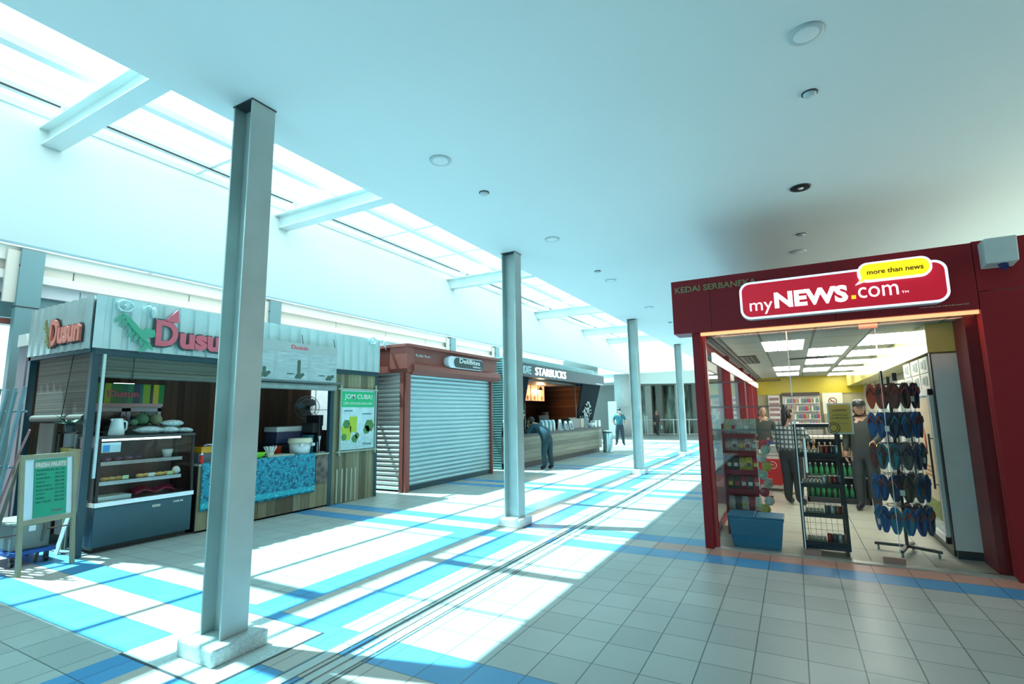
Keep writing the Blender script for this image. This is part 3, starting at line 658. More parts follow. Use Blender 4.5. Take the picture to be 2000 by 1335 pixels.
# poster on the panel
t = thing('poster', 'green and white juice poster reading JOM CUBA on the stall panel', 'poster', (-7.44, 7.3, .9))
b = B(); b.box(-7.449, -7.44, 6.88, 7.76, .96, 2.09); obj('board', b, mat((.60, .78, .82), .35, var=.2, scale=7), t)
b = B(); b.box(-7.44, -7.436, 6.90, 7.74, 1.76, 2.06); obj('green_header', b, mat((.01, .48, .20), .4), t)
b = B(); b.text('JOM CUBA!', (-7.435, 6.96, 1.89), (0, 1, 0), (0, 0, 1), .72, .12, .003, .01); b.text('LIME ASAM BOI DAN LAIN', (-7.435, 6.94, 1.81), (0, 1, 0), (0, 0, 1), .74, .045, .003); obj('lettering', b, M_white, t)
for (y, z, w, h) in ((7.03, 1.14, .12, .26), (7.2, 1.28, .10, .30)):
    b = B(); b.prism([(y-w*.8, z), (y+w*.8, z), (y+w, z+h), (y-w, z+h)], 0, -7.44, -7.435)
    obj('juice_glass_print', b, mat((.45, .58, .04), .4), t)
for (y, z, r) in ((7.03, 1.44, .09), (7.24, 1.16, .08), (6.97, 1.20, .07), (7.62, 1.40, .13), (7.55, 1.32, .09), (7.3, 1.22, .06)):
    b = B(); b.prism([(y+r*math.cos(a*PI/6)*(1-.15*(a % 2)), z+r*math.sin(a*PI/6)*(1-.15*(a % 2))) for a in range(12)], 0, -7.436, -7.432)
    obj('lime_print', b, mat((.08, .30, .08), .4, var=.5, scale=30), t)
b = B(); b.prism([(6.90, .98), (7.74, .98), (7.74, 1.12), (7.5, 1.2), (7.3, 1.1), (7.05, 1.14), (6.90, 1.08)], 0, -7.438, -7.434); obj('ice_print', b, mat((.55, .82, .92), .3, var=.35, scale=40), t)
b = B(); b.text('Dusun', (-7.431, 7.46, 1.03), (0, 1, 0), (0, 0, 1), .22, .05, .003); dashes(b, (-7.434, 6.96, 1.68), (0, 1, 0), (0, 0, 1), .22, .02, 8); dashes(b, (-7.434, 7.42, 1.62), (0, 1, 0), (0, 0, 1), .25, .02, 9); obj('small_print', b, mat((.03, .15, .15)), t)
b = B()
for z in (.93, 2.10): b.cyl((-7.43, 6.80, z), (-7.43, 7.84, z), .016, n=8)
for y in (6.86, 7.78): b.cyl((-7.425, y, .86), (-7.425, y, 2.2), .018, n=8)
obj('bamboo_frame', b, mat((.35, .42, .33), .5), t)
# menu banner
t = thing('menu_banner', 'grey banner with drink menu hanging in front of the stall', 'banner', (-7.33, 5.9, 2.2))
def tile_print():
    tt = T('shingle_print'); x, y, z, P = tt.pos(); n = tt.noise(4, 5, stretch=(1, 1.2, 9))
    tt.l.new(tt.mix(n, lin('6f8486'), lin('c3d4d4')), tt.b.inputs['Base Color']); tt.b.inputs['Roughness'].default_value = .5; return tt.m
b = B(); b.box(-7.345, -7.335, 4.75, 6.65, 2.20, 2.84); obj('banner_sheet', b, tile_print(), t)
b = B(); b.box(-7.335, -7.332, 4.75, 6.65, 2.68, 2.84); b.box(-7.335, -7.332, 5.36, 5.42, 2.22, 2.68); b.box(-7.335, -7.332, 6.02, 6.08, 2.22, 2.68); obj('header_band', b, mat((.36, .43, .42), .5), t)
b = B(); b.text('Dusun', (-7.331, 5.66, 2.73), (0, 1, 0), (0, 0, 1), .34, .07, .003, .03); obj('lettering', b, M_sred, t)
for y, c in ((5.2, 0), (5.85, 0), (6.5, 0)):
    b = B()
    for k in range(7): b.ell((-7.331, y+.02*((k*37) % 7)-.06, 2.26+.012*((k*53) % 5)), .003, .035, .03, 8, 4)
    b.box(-7.334, -7.331, y-.05, y+.01, 2.27, 2.30+.25*(y == 5.85)+.1*(y == 5.2))
    obj('drink_print', b, mat((.07, .13, .10), .5, var=.4, scale=30), t)
b = B()
for y in (4.95, 5.6, 6.25):
    dashes(b, (-7.334, y, 2.3), (0, 1, 0), (0, 0, 1), .14, .022, 5, .003)
obj('menu_lettering', b, mat((.07, .13, .10), .5, var=.4, scale=30), t)
b = B(); b.cyl((-7.34, 4.75, 2.185), (-7.34, 6.78, 2.185), .02, n=8); obj('bottom_bar', b, mat((.1, .14, .14)), t)
for y in (4.9, 5.9, 6.6): b = B(); b.tube([(-7.38, y, 3.0), (-7.34, y, 2.84)], .006, 5); obj('hanging_wire', b, M_dark, t)
b = B(); b.cyl((-7.42, 4.75, 2.11), (-7.42, 6.70, 2.11), .055, n=18); one('rolled_canvas', b, mat((.30, .36, .34), .6, var=.2, scale=9), 'rolled grey canvas tied under the menu banner', 'canvas roll')
# ================================================================ STALL COUNTER ITEMS
CT = .945
def rod(b, a, c, r, n=8): b.cyl(a, c, r, n=n)
t = thing('yellow_crate', 'yellow plastic box on a grey scale beside the display case', 'box', (-7.7, 4.55, 1.02))
b = B(); b.box(-7.85, -7.58, 4.42, 4.70, 1.09, 1.18); b.box(-7.865, -7.565, 4.41, 4.71, 1.165, 1.18); obj('tub', b, mat((.75, .33, .01), .4), t, bevel=.006)
b = B()
for k in range(5): b.tube([(-7.7+.03*k, 4.52+.02*k, 1.18), (-7.68+.03*k, 4.55, 1.21)], .012, 5)
obj('napkins', b, M_white, t)
b = B(); b.box(-7.86, -7.57, 4.38, 4.70, CT, 1.09); b.box(-7.84, -7.59, 4.40, 4.68, 1.085, 1.09); one('weighing_scale', b, mat((.10, .11, .12), .4), 'dark grey block under the yellow box', 'scale')
t = thing('sauce_bottle', 'red squeeze bottle with white nozzle by the display case', 'bottle', (-7.47, 4.38, CT))
b = B(); b.lathe([(0, 0), (.026, 0), (.028, .02), (.027, .11), (.016, .13)], (-7.48, 4.37, CT), 16); obj('bottle_body', b, mat((.55, .01, .015), .3), t)
b = B(); b.lathe([(.018, .128), (.018, .145), (.006, .15), (.003, .185), (0, .186)], (-7.48, 4.37, CT), 12); obj('nozzle', b, M_white, t)
t = thing('green_bowl', 'lime green plastic bowl on the stall counter by the nearest column', 'bowl', (-7.56, 5.2, CT))
b = B(); b.lathe([(0, .003), (.09, 0), (.15, .075), (.165, .08), (.165, .086), (.142, .08), (.085, .012), (0, .012)], (-7.58, 5.28, CT+.006), 28); obj('bowl_body', b, mat((.28, .85, .04), .35), t)
t = thing('straw_cup', 'cup of white plastic spoons on the stall counter', 'cup', (-7.6, 5.55, CT))
b = B(); b.lathe([(0, 0), (.05, 0), (.062, .07), (.056, .07), (.045, .01), (0, .01)], (-7.6, 5.55, CT), 18); obj('cup_body', b, mat((.75, .72, .62), .4), t)
for k in range(12):
    a = k*2.4; b = B(); q = (.02+.035*(k % 4)/3)
    b.cyl((-7.6+.02*math.cos(a), 5.55+.02*math.sin(a), CT+.012), (-7.6+(q+.03)*math.cos(a), 5.55+(q+.045)*math.sin(a), CT+.16+.01*(k % 3)), .005, .009, 6); obj('spoon', b, M_white, t)
b = B(); b.box(-7.75, -7.46, 5.42, 5.92, CT, CT+.028); b.box(-7.74, -7.47, 5.43, 5.91, CT+.028, CT+.032); one('wooden_board', b, mat((.45, .46, .36), .6), 'flat board on the counter in front of the spoons', 'board')
t = thing('red_container', 'stack of orange-red plastic tubs beside the white bucket', 'tub', (-7.72, 5.82, CT))
for k, (y, w) in enumerate(((5.80, .10), (5.82, .085), (5.80, .105))):
    b = B(); b.lathe([(0, 0), (w*.75, 0), (w, .05), (w*1.06, .055), (w*1.0, .05), (0, .045)], (-7.84, y+.03, CT+.05*k), 18); obj('tub', b, mat((.70, .06, .02), .35), t)
t = thing('white_bucket', 'white plastic bucket with cream lid on the stall counter', 'bucket', (-7.6, 6.18, CT))
b = B(); b.lathe([(0, 0), (.16, 0), (.185, .2), (.0, .2)], (-7.66, 6.18, CT), 28); obj('bucket_body', b, mat((.80, .83, .84), .35), t)
b = B(); b.lathe([(.19, .19), (.205, .195), (.205, .235), (.198, .24), (.198, .27), (.185, .275), (0, .275)], (-7.66, 6.18, CT), 28); obj('lid', b, mat((.72, .66, .50), .4), t)
b = B(); b.box(-7.49, -7.455, 6.03, 6.09, CT+.14, CT+.19); b.box(-7.49, -7.455, 6.27, 6.33, CT+.14, CT+.19); obj('handle_lug', b, mat((.6, .65, .62)), t)
t = thing('cooler_box', 'pale cooler box with dark blue band behind the white bucket', 'cooler box', (-7.9, 6.1, 1.25))
b = B(); b.box(-8.3, -7.98, 5.95, 6.62, 1.13, 1.33); obj('box_body', b, mat((.05, .06, .14), .4), t, bevel=.01)
b = B(); b.box(-8.32, -7.96, 5.93, 6.64, 1.33, 1.42); obj('lid', b, mat((.62, .62, .60), .4), t, bevel=.015)
b = B(); b.box(-8.34, -8.02, 5.9, 6.66, .016, 1.13); one('rear_cabinet', b, M_dark, 'dark low cabinet carrying the cooler box', 'cabinet')
b = B(); b.box(-7.9, -7.72, 6.42, 6.52, CT, 1.25); b.box(-7.905, -7.715, 6.415, 6.525, 1.24, 1.26); one('teal_box', b, mat((.02, .22, .28), .4), 'small teal box between the bucket and the black juice machine', 'box')
t = thing('ice_machine', 'black drinks machine at the right end of the stall counter', 'machine', (-7.75, 6.75, CT))
b = B(); b.box(-7.96, -7.62, 6.545, 6.62, CT, 1.42); b.box(-7.94, -7.64, 6.43, 6.56, 1.30, 1.48); b.box(-7.97, -7.61, 6.54, 6.63, 1.42, 1.62); obj('housing', b, M_black, t, bevel=.008)
b = B(); b.lathe([(.012, 0), (.014, .2), (.03, .28), (.034, .30)], (-7.57, 6.52, CT), 12); obj('drinks_spout', b, mat((.45, .5, .5), .3, .6), t)
b = B(); b.box(-7.60, -7.50, 6.44, 6.6, CT, CT+.02); b.tube([(-7.55, 6.46, CT+.02), (-7.55, 6.46, CT+.2)], .01, 6); obj('drip_tray', b, mat((.3, .32, .32), .3, .5), t)
t = thing('standing_fan', 'round white wall fan in front of the stall timber back wall', 'fan', (-8.9, 6.9, 0))
FC = Vector((-8.85, 7.28, 1.78)); fn = Vector((.85, -.52, .0)).normalized(); fs = fn.cross(Vector((0, 0, 1))).normalized(); R_ = .24
def fpt(a, r, d=0): return FC+fn*d+fs*(r*math.cos(a))+Vector((0, 0, 1))*(r*math.sin(a))
b = B()
for r, d in ((R_, 0), (R_*.98, .03), (R_*.7, .075), (R_*.35, .09)):
    for i in range(24): b.cyl(fpt(2*PI*i/24, r, d), fpt(2*PI*(i+1)/24, r, d), .006, n=5, cap=False)
for i in range(36):
    a = 2*PI*i/36; b.tube([fpt(a, .04, .092), fpt(a, R_*.7, .075), fpt(a, R_, 0), fpt(a, R_*.7, -.06), fpt(a, .05, -.08)], .0025, 4)
obj('cage', b, mat((.55, .58, .60), .4), t)
for q in range(3):
    b = B(); a0 = q*2*PI/3; pts = [fpt(a0+.1, .04), fpt(a0-.15, .12), fpt(a0-.1, .2), fpt(a0+.35, .215), fpt(a0+.75, .18), fpt(a0+.8, .05)]
    b.add(pts, [(0, 1, 2, 3, 4, 5)]); obj('blade', b, mat((.6, .62, .7), .3), t, solid=.004)
b = B(); b.cyl(FC-fn*.12, FC+fn*.03, .045, n=14); b.cyl(FC-fn*.22, FC-fn*.1, .065, n=14); obj('motor', b, M_dark, t)
b = B(); b.cyl(FC-fn*.16-Vector((0, 0, .05)), (FC.x-fn.x*.16, FC.y-fn.y*.16, .05), .018, n=10); obj('pole', b, mat((.5, .5, .5)), t)
b = B(); b.lathe([(.2, 0), (.2, .02), (.05, .05), (.02, .06)], (FC.x-fn.x*.16, FC.y-fn.y*.16, .016), 20); obj('fan_base', b, M_dark, t)
t = thing('umbrella', 'closed umbrella hooked up against the bright gap in the stall', 'umbrella', (-8.3, 7.45, 1.5))
b = B(); b.tube([(-8.3, 7.33, 1.98), (-8.3, 7.36, 2.02), (-8.3, 7.42, 2.0), (-8.3, 7.42, 1.9), (-8.3, 7.43, 1.7)], .012, 6); obj('hook_handle', b, M_dark, t)
b = B(); b.lathe([(.012, .28), (.03, .2), (.035, .05), (.02, -.02), (.008, -.1)], (-8.3, 7.43, 1.48), 10); obj('folded_canopy', b, mat((.35, .06, .05), .6), t)

# ================================================================ LEFT FOREGROUND CLUTTER
t = thing('menu_easel', 'wooden A-frame easel board reading FRESH FRUITS', 'sign', (-7.2, 2.6, 0))
M_ease = mat((.30, .27, .17), .5, var=.12, scale=5, name='varnished_timber')
# board plane from (-7.1,2.38) to (-7.28,2.96)
A0 = Vector((-7.13, 2.36, 0)); A1 = Vector((-7.27, 2.90, 0)); dr = (A1-A0).normalized(); nn = Vector((dr.y, -dr.x, 0)); Lb = (A1-A0).length
lean = math.radians(6)
def ep(u, z, d=0):   # u along, z height, d outwards
    return A0+dr*u+Vector((0, 0, z))-nn*(math.tan(lean)*z)+nn*d
def slab(b, u0, u1, z0, z1, d0, d1):
    P = [ep(u, z, d) for d in (d0, d1) for z in (z0, z1) for u in (u0, u1)]
    b.add(P, [(0, 2, 3, 1), (4, 5, 7, 6), (0, 1, 5, 4), (2, 6, 7, 3), (0, 4, 6, 2), (1, 3, 7, 5)])
for u in (-.0, Lb-.04): b = B(); slab(b, u, u+.04, 0, 1.23, -.03, 0); obj('leg', b, M_ease, t)
for z in (.50, 1.18): b = B(); slab(b, 0.04, Lb-.04, z, z+.05, -.03, 0); obj('crossbar', b, M_ease, t)
b = B(); slab(b, .04, Lb-.04, .55, 1.18, -.02, -.012); obj('backing', b, mat((.62, .68, .72)), t)
b = B(); slab(b, .13, Lb-.10, .56, 1.17, -.012, -.006); pl = obj('menu_sheet', b, mat((.012, .30, .17), .35), t)
b = B(); slab(b, .13, Lb-.10, 1.08, 1.15, -.006, -.004); obj('title_band', b, mat((.30, .33, .26), .4), pl)
b = B(); UPV = (ep(0, 1)-ep(0, 0)).normalized(); b.text('FRESH FRUITS', ep(.14, 1.09, -.003), dr, UPV, Lb-.26, .045, .002, .02); obj('lettering', b, mat((.75, .72, .62)), pl)
b = B()
for k, (w_, p_) in enumerate((('WATERMELON', 'RM 1.50'), ('PAPAYA', 'RM 1.50'), ('HONEYDEW', 'RM 2.00'), ('GUAVA', 'RM 2.00'), ('PINEAPPLE', 'RM 2.00'), ('ROCK MELON', 'RM 2.50'), ('JAMBU', 'RM 2.50'), ('MANGO', 'RM 3.00'), ('MIX FRUIT', 'RM 3.00'))):
    b.text(w_, ep(.15, 1.045-.042*k, -.004), dr, UPV, .017*len(w_), .018, .001); b.text(p_, ep(Lb-.22, 1.045-.042*k, -.004), dr, UPV, .09, .018, .001)
obj('price_list', b, mat((.01, .06, .05)), pl)
b = B(); b.text('Dusun', ep(Lb-.25, .60, -.004), dr, UPV, .11, .03, .001); obj('stall_name', b, mat((.25, .1, .1)), pl)
for u in (0.02, Lb-.06):
    b = B(); q0 = A0+dr*u-nn*.52; q1 = ep(u, 1.20, -.035); 
    b.cyl(q0+Vector((0, 0, .0)), q1, .018, n=4); obj('rear_leg', b, mat((.16, .12, .07)), t)
for u in (.02, Lb-.04): b = B(); b.cyl(ep(u, .42, -.02), A0+dr*u-nn*.42+Vector((0, 0, .42-.06)), .008, n=6); obj('side_stay', b, mat((.16, .07, .05)), t)
# grey grille gate leaning at far left
t = thing('folding_gate', 'bundle of grey-blue metal gate bars standing at the far left edge', 'gate', (-7.75, 2.2, 0))
M_gate = mat((.20, .32, .35), .4, .4, var=.2, scale=4)
for k in range(9):
    x = -8.35+.115*k; b = B()
    b.cyl((x-.18, 2.22+.03*(k % 2), 0.02), (x+.02, 2.34+.03*(k % 2), 1.93+.02*(k % 3)), .017, n=8)
    obj('bar', b, M_gate, t)
for z in (.45, 1.1, 1.7): b = B(); b.cyl((-8.5+.1*z, 2.25+.06*z, z), (-7.5+.1*z, 2.25+.06*z, z), .012, n=6); obj('cross_bar', b, M_gate, t)
b = B(); b.tube([(-7.92, 2.26, .02), (-7.42, 2.36, 1.25), (-7.34, 2.40, 1.5)], .012, 6); obj('red_rod', b, mat((.4, .15, .15)), t)
t = thing('platform_trolley', 'blue flatbed trolley on black wheels behind the easel', 'trolley', (-7.9, 2.62, 0))
b = B(); b.box(-8.3, -7.60, 2.42, 2.84, .12, .16); obj('deck', b, mat((.01, .08, .32), .4), t, bevel=.008)
for x in (-8.2, -7.68):
    for y in (2.48, 2.78): b = B(); b.cyl((x, y-.015, .04), (x, y+.015, .04), .04, n=16); b.box(x-.02, x+.02, y-.02, y+.02, .06, .12); obj('wheel', b, M_black, t)
t = thing('storage_tub', 'translucent grey storage tub on the blue trolley', 'tub', (-7.95, 2.63, .16))
b = B(); b.box(-8.25, -7.68, 2.46, 2.80, .16, .44); obj('tub_body', b, mat((.20, .23, .20), .4, var=.2, scale=3), t, bevel=.015)
b = B(); b.box(-8.27, -7.66, 2.44, 2.82, .44, .47); obj('lid', b, mat((.26, .28, .24), .4), t, bevel=.008)
b = B(); b.box(-7.679, -7.67, 2.6, 2.66, .36, .42); obj('latch', b, M_white, t)
b = B(); b.add([(-7.97, 2.955, .003), (-7.87, 2.955, .003), (-7.80, 3.03, .50), (-7.90, 3.03, .50), (-7.97, 2.965, .003), (-7.87, 2.965, .003), (-7.80, 3.04, .50), (-7.90, 3.04, .50)], [(0, 1, 2, 3), (7, 6, 5, 4), (0, 4, 5, 1), (1, 5, 6, 2), (2, 6, 7, 3), (3, 7, 4, 0)])
one('white_board', b, mat((.50, .53, .52), .5, var=.2, scale=12), 'scuffed white plank leaning between easel and display case', 'plank')
t = thing('rear_easel', 'second timber easel leaning behind the menu easel', 'easel', (-7.7, 3.0, 0))
b = B(); b.box(-7.75, -7.715, 3.06, 3.09, .01, 1.24); obj('leg', b, M_ease, t)
b = B(); b.box(-8.10, -8.065, 3.06, 3.09, .01, 1.24); obj('leg', b, M_ease, t)
b = B(); b.box(-8.10, -7.715, 3.055, 3.06, 1.20, 1.24); b.box(-8.06, -7.75, 3.065, 3.08, .6, 1.2); obj('panel', b, mat((.35, .27, .10)), t)
t = thing('potted_fern', 'small dark leafy plant hooked on the stall corner post', 'plant', (-7.6, 2.9, 1.6))
b = B(); b.lathe([(.0, 0), (.04, 0), (.055, .09), (.05, .09), (0, .085)], (-7.62, 2.86, 1.46), 14); obj('pot', b, M_dark, t)
b = B()
for k in range(26):
    a = k*2.4; L = .07+.05*(k % 3); z0 = 1.54; c = (-7.62, 2.86); e = .3+.5*(k % 4)/3
    p0 = Vector((c[0], c[1], z0)); d = Vector((math.cos(a), math.sin(a), e)); p1 = p0+d*L; s_ = Vector((-math.sin(a), math.cos(a), 0))*.022
    b.add([p0, p0+d*L*.5+s_, p1-Vector((0, 0, .02)), p0+d*L*.5-s_], [(0, 1, 2, 3)])
obj('foliage', b, mat((.02, .06, .03), .5), t, solid=.002)

# ================================================================ SHUTTERED BAKERY KIOSK
M_shut = mat((.42, .60, .63), .35, .35, var=.05, scale=2, name='shutter_steel'); M_shut2 = mat((.60, .56, .52), .4, .2, var=.06, scale=2, name='shutter_steel_warm')
kb = thing('shutter_kiosk', 'maroon bakery kiosk with its roller shutters closed', 'kiosk', (-8.2, 10.2, 0))
KX, KY0, KY1 = -7.28, 8.40, 12.02
def post(b, x, y, s, z1): b.box(x-s/2, x+s/2, y-s/2, y+s/2, 0, z1)
b = B(); b.box(-7.34, -7.24, KY0, KY0+.10, 0, 2.56); b.box(-7.20, -7.16, KY0, KY0+.04, 0, 2.56); b.box(-7.34, -7.16, KY0+.03, KY0+.14, 0, 2.56); obj('corner_post', b, M_brown, kb, bevel=.004)
b = B(); b.box(-7.33, -7.20, KY1-.06, KY1, 0, 2.56); obj('corner_post', b, M_brown, kb, bevel=.004)
b = B(); b.box(-9.4, -9.3, KY0+.03, KY0+.13, 0, 2.56); obj('corner_post', b, M_brown, kb)
def shutter(name, m, axis, at, a0, a1, z0, z1, pitch=.097, d=.032, sgn=1):
    b = B(); z = z0
    while z < z1-1e-3:
        pr_ = [(0, 0), (d*.55, pitch*.12), (d, pitch*.4), (d, pitch*.6), (d*.5, pitch*.86), (0, pitch)]
        for (p, q), (p2, q2) in zip(pr_, pr_[1:]):
            if axis == 0: b.add([(at+sgn*p, a0, z+q), (at+sgn*p, a1, z+q), (at+sgn*p2, a1, z+q2), (at+sgn*p2, a0, z+q2)], [(0, 1, 2, 3)])
            else: b.add([(a0, at+sgn*p, z+q), (a1, at+sgn*p, z+q), (a1, at+sgn*p2, z+q2), (a0, at+sgn*p2, z+q2)], [(0, 1, 2, 3)])
        z += pitch
    if axis == 0: b.box(at-.02*sgn if sgn > 0 else at, at if sgn > 0 else at+.02, a0, a1, z0, z1)
    else: b.box(a0, a1, at if sgn < 0 else at-.02, at+.02 if sgn < 0 else at, z0, z1)
    return obj(name, b, m, kb)
shutter('front_shutter', M_shut, 0, -7.30, KY0+.14, KY1-.06, .09, 2.55)
shutter('side_shutter', M_shut2, 1, KY0+.08, -9.3, -7.34, .03, 2.55, sgn=-1)
b = B(); b.box(-7.31, -7.26, KY0+.14, KY1-.06, .0, .10); obj('bottom_bar', b, M_dteal, kb)
b = B(); b.prism([(-7.62, 2.46), (-7.14, 2.46), (-7.06, 2.56), (-7.06, 2.66), (-7.20, 2.74), (-7.20, 3.05), (-7.62, 3.05)], 1, KY0+.14, 12.24); obj('front_fascia', b, M_brown, kb)
b = B(); b.prism([(KY0+.2, 2.50), (KY0, 2.50), (KY0-.04, 2.58), (KY0-.04, 3.05), (KY0+.2, 3.05)], 0, -7.60, -7.12); b.box(-9.4, -7.6, KY0-.10, KY0+.14, 2.50, 2.64); b.box(-9.4, -7.6, KY0+.1, KY0+.14, 2.64, 3.05); obj('side_fascia', b, M_brown, kb)
b = B(); b.prism([(-7.60, KY0-.06), (-7.15, KY0-.06), (-7.08, KY0+.0), (-7.08, 12.26), (-9.4, 12.26), (-9.4, KY0-.06)], 2, 3.05, 3.11); obj('roof_cap', b, M_brown, kb)
b = B(); b.box(-9.4, -7.34, KY1-.05, KY1, 0, 3.05); b.box(-9.4, -9.36, KY0+.1, KY1, 0, 3.05); obj('rear_wall', b, mat((.4, .42, .42)), kb)
b = B(); b.text('Kedai Roti', (-7.195, 8.74, 2.87), (0, 1, 0), (0, 0, 1), .50, .06, .004, .0); obj('lettering', b, M_white, kb)
t = thing('bakery_sign', 'dark oval sign with white bakery lettering on the maroon kiosk', 'sign', (-7.2, 10.5, 2.84))
b = B(); b.prism(rrect(1.56, .28, .138, 8, 10.55, 2.835), 0, -7.20, -7.06); obj('sign_box', b, mat((.66, .74, .78), .35), t)
b = B(); b.prism(rrect(1.32, .24, .118, 8, 10.66, 2.835), 0, -7.06, -7.052); obj('sign_face', b, mat((.02, .05, .055), .35), t)
b = B(); b.text('DeliBites', (-7.051, 10.22, 2.83), (0, 1, 0), (0, 0, 1), .92, .115, .006, .008); b.text('bakery', (-7.051, 10.82, 2.745), (0, 1, 0), (0, 0, 1), .36, .055, .006, .02); obj('lettering', b, mat((.85, .88, .86)), t)

# ================================================================ COFFEE KIOSK
M_cwood = planks(['8a8470', 'a8a28c', '98927c', 'b5af98'], 2, .13, grain=(.4, .4, 6), gscale=3, name='ash_cladding')
M_iwood = planks(['7a4c33', '9c6848', '683f2a', 'a87350'], 2, .12, grain=(.3, .3, 6), gscale=3, name='walnut_cladding')
M_cc = mat((.035, .055, .065), .4, name='kiosk_grey')
kc = thing('coffee_kiosk', 'open coffee kiosk with timber counter and dark canopy', 'kiosk', (-8.3, 16.8, 0))
b = B(); b.box(-7.7, -7.0, 12.95, 20.4, .17, .93); obj('counter_front', b, M_cwood, kc)
b = B(); b.box(-7.7, -7.08, 13.0, 20.3, 0, .17); obj('toe_kick', b, mat((.05, .045, .035)), kc)
b = B(); b.box(-7.75, -6.92, 12.95, 20.62, .93, 1.0); obj('counter_top', b, M_dark, kc, bevel=.004)
b = B(); b.box(-7.35, -6.93, 13.3, 20.75, 2.68, 3.08); obj('canopy_fascia', b, M_cc, kc)
b = B()
for k in range(5): b.box(-7.33-.03*(k % 2), -6.96, 13.2, 19.6, 3.08+.035*k, 3.08+.035*k+.022)
b.box(-7.4, -7.1, 13.2, 19.6, 3.08, 3.255); obj('roof_louvre', b, mat((.40, .60, .60), .4), kc)
b = B(); b.box(-9.9, -7.35, 13.0, 20.7, 2.9, 3.06); obj('roof', b, mat((.3, .32, .32)), kc)
b = B(); b.box(-9.95, -9.9, 13.0, 20.7, 0, 3.0); obj('back_wall', b, M_iwood, kc)
b = B(); b.box(-9.9, -7.7, 20.3, 20.4, 0, 2.9); obj('end_wall', b, M_iwood, kc)
b = B(); b.add([(-9.9, 12.93, 0), (-7.45, 12.93, 0), (-7.45, 12.93, 1.0), (-7.10, 12.93, 3.25), (-9.9, 12.93, 3.25)], [(0, 1, 2, 3, 4)])
for k in range(46):
    z = .04+k*.07; xr = -7.45 if z < 1 else -7.45+.35*(z-1)/2.25
    b.prism([(12.93, z), (12.885, z+.01), (12.885, z+.035), (12.93, z+.045)], 0, -9.9, xr)
obj('ribbed_end_wall', b, mat((.22, .38, .38), .4, .3), kc)
for y0, y1 in ((12.96, 14.0), (18.6, 20.28)):
    b = B(); P = [(-7.40, y0, 1.0), (-7.40, y1, 1.0), (-7.02, y1+(.25 if y0 > 15 else -.1), 2.68), (-7.02, y0+(-.15 if y0 > 15 else .35), 2.68)]
    b.add(P+[(p[0]-.05, p[1], p[2]) for p in P], [(0, 1, 2, 3), (7, 6, 5, 4), (0, 4, 5, 1), (1, 5, 6, 2), (2, 6, 7, 3), (3, 7, 4, 0)]); pn = obj('slanted_panel', b, mat((.008, .014, .018), .8, spec=.1), kc)
    b = B()
    yc = (y0+y1)/2-.1; random.seed(int(y0))
    for k in range(64):
        a = random.uniform(.2, PI-.2); z = random.uniform(1.12, 1.95); w = (2.1-z)*.8+.05; y = yc+random.uniform(-w, w); x = -7.40+.38*(z-1)/1.68+.045
        leaf(b, x, y, z, a, .12, .026)
    obj('leaf_print', b, mat((.50, .50, .46), .5), pn)
b = B()
for y in (14.05, 18.3): b.box(-7.3, -7.26, y, y+.03, 1.0, 2.7)
obj('mullion', b, M_cc, kc)
b = B(); b.text('STARBUCKS', (-6.928, 14.15, 2.755), (0, 1, 0), (0, 0, 1), 2.42, .25, .03, .0); obj('lettering', b, emit((.95, 1, 1), 1.0), kc)
b = B(); b.text('KAFE', (-6.928, 13.33, 2.76), (0, 1, 0), (0, 0, 1), .50, .24, .03, .01); obj('lettering', b, mat((.55, .66, .68)), kc)
b = B(); dashes(b, (-6.93, 19.75, 2.71), (0, 1, 0), (0, 0, 1), .9, .04, 14, .005); obj('small_lettering', b, M_white, kc)
b = B(); b.box(-9.3, -7.4, 14.05, 19.9, 2.63, 2.68); obj('inner_ceiling', b, mat((.12, .12, .12)), kc)
# menu light boxes
for k, y in enumerate((16.05, 16.65, 17.25, 17.85)):
    t = thing('menu_board', 'warm lit menu board over the barista, %s from the left' % ordn[k], 'menu board', (-8.5, y, 2.3), group='lit menu boards in the coffee kiosk')
    b = B(); b.box(-8.56, -8.5, y-.28, y+.28, 2.03, 2.66); obj('case', b, M_black, t)
    b = B(); b.box(-8.5, -8.495, y-.27, y+.27, 2.05, 2.62); obj('lit_face', b, emit((.85, .36, .16), .9), t)
    b = B(); b.ell((-8.494, y+.02, 2.16), .002, .08, .09, 14, 6); obj('cup_print', b, emit((.35, .09, .03), .5), t)
    b = B()
    for q in range(6): b.box(-8.495, -8.492, y-.2, y+.05+.02*(q % 3), 2.32+.045*q, 2.335+.045*q)
    obj('menu_text', b, mat((.3, .1, .05)), t)
pd = bpy.data.lights.new('kiosk_lamp', 'POINT'); po = bpy.data.objects.new('kiosk_lamp', pd); C.objects.link(po); po.location = (-8.4, 17.6, 2.45); pd.energy = 110; pd.color = (1, .55, .25); pd.shadow_soft_size = .1
t = thing('pendant_lamp', 'small warm pendant lamp right of the menu boards', 'lamp', (-8.4, 17.6, 2.6))
b = B(); b.lathe([(.09, -.1), (.04, 0), (.02, .03)], (-8.4, 17.6, 2.55), 16); obj('lamp_shade', b, M_black, t); b = B(); b.tube([(-8.4, 17.6, 2.58), (-8.4, 17.6, 2.63)], .008, 6); obj('cable', b, M_black, t)
b = B(); b.box(-8.9, -8.5, 14.3, 17.2, 1.0, 1.28); b.box(-8.9, -8.55, 14.3, 19.8, .0, 1.0); one('back_bar', b, M_dark, 'dark back bar behind the coffee counter', 'counter')
b = B(); b.box(-8.85, -8.45, 17.5, 18.4, 1.0, 1.5); b.cyl((-8.4, 17.95, 1.5), (-8.4, 17.95, 1.62), .12, n=16); b.box(-8.6, -8.42, 17.6, 17.7, .999, 1.3); one('espresso_machine', b, mat((.05, .05, .055), .3, .5), 'dark espresso machine on the back bar', 'coffee machine')
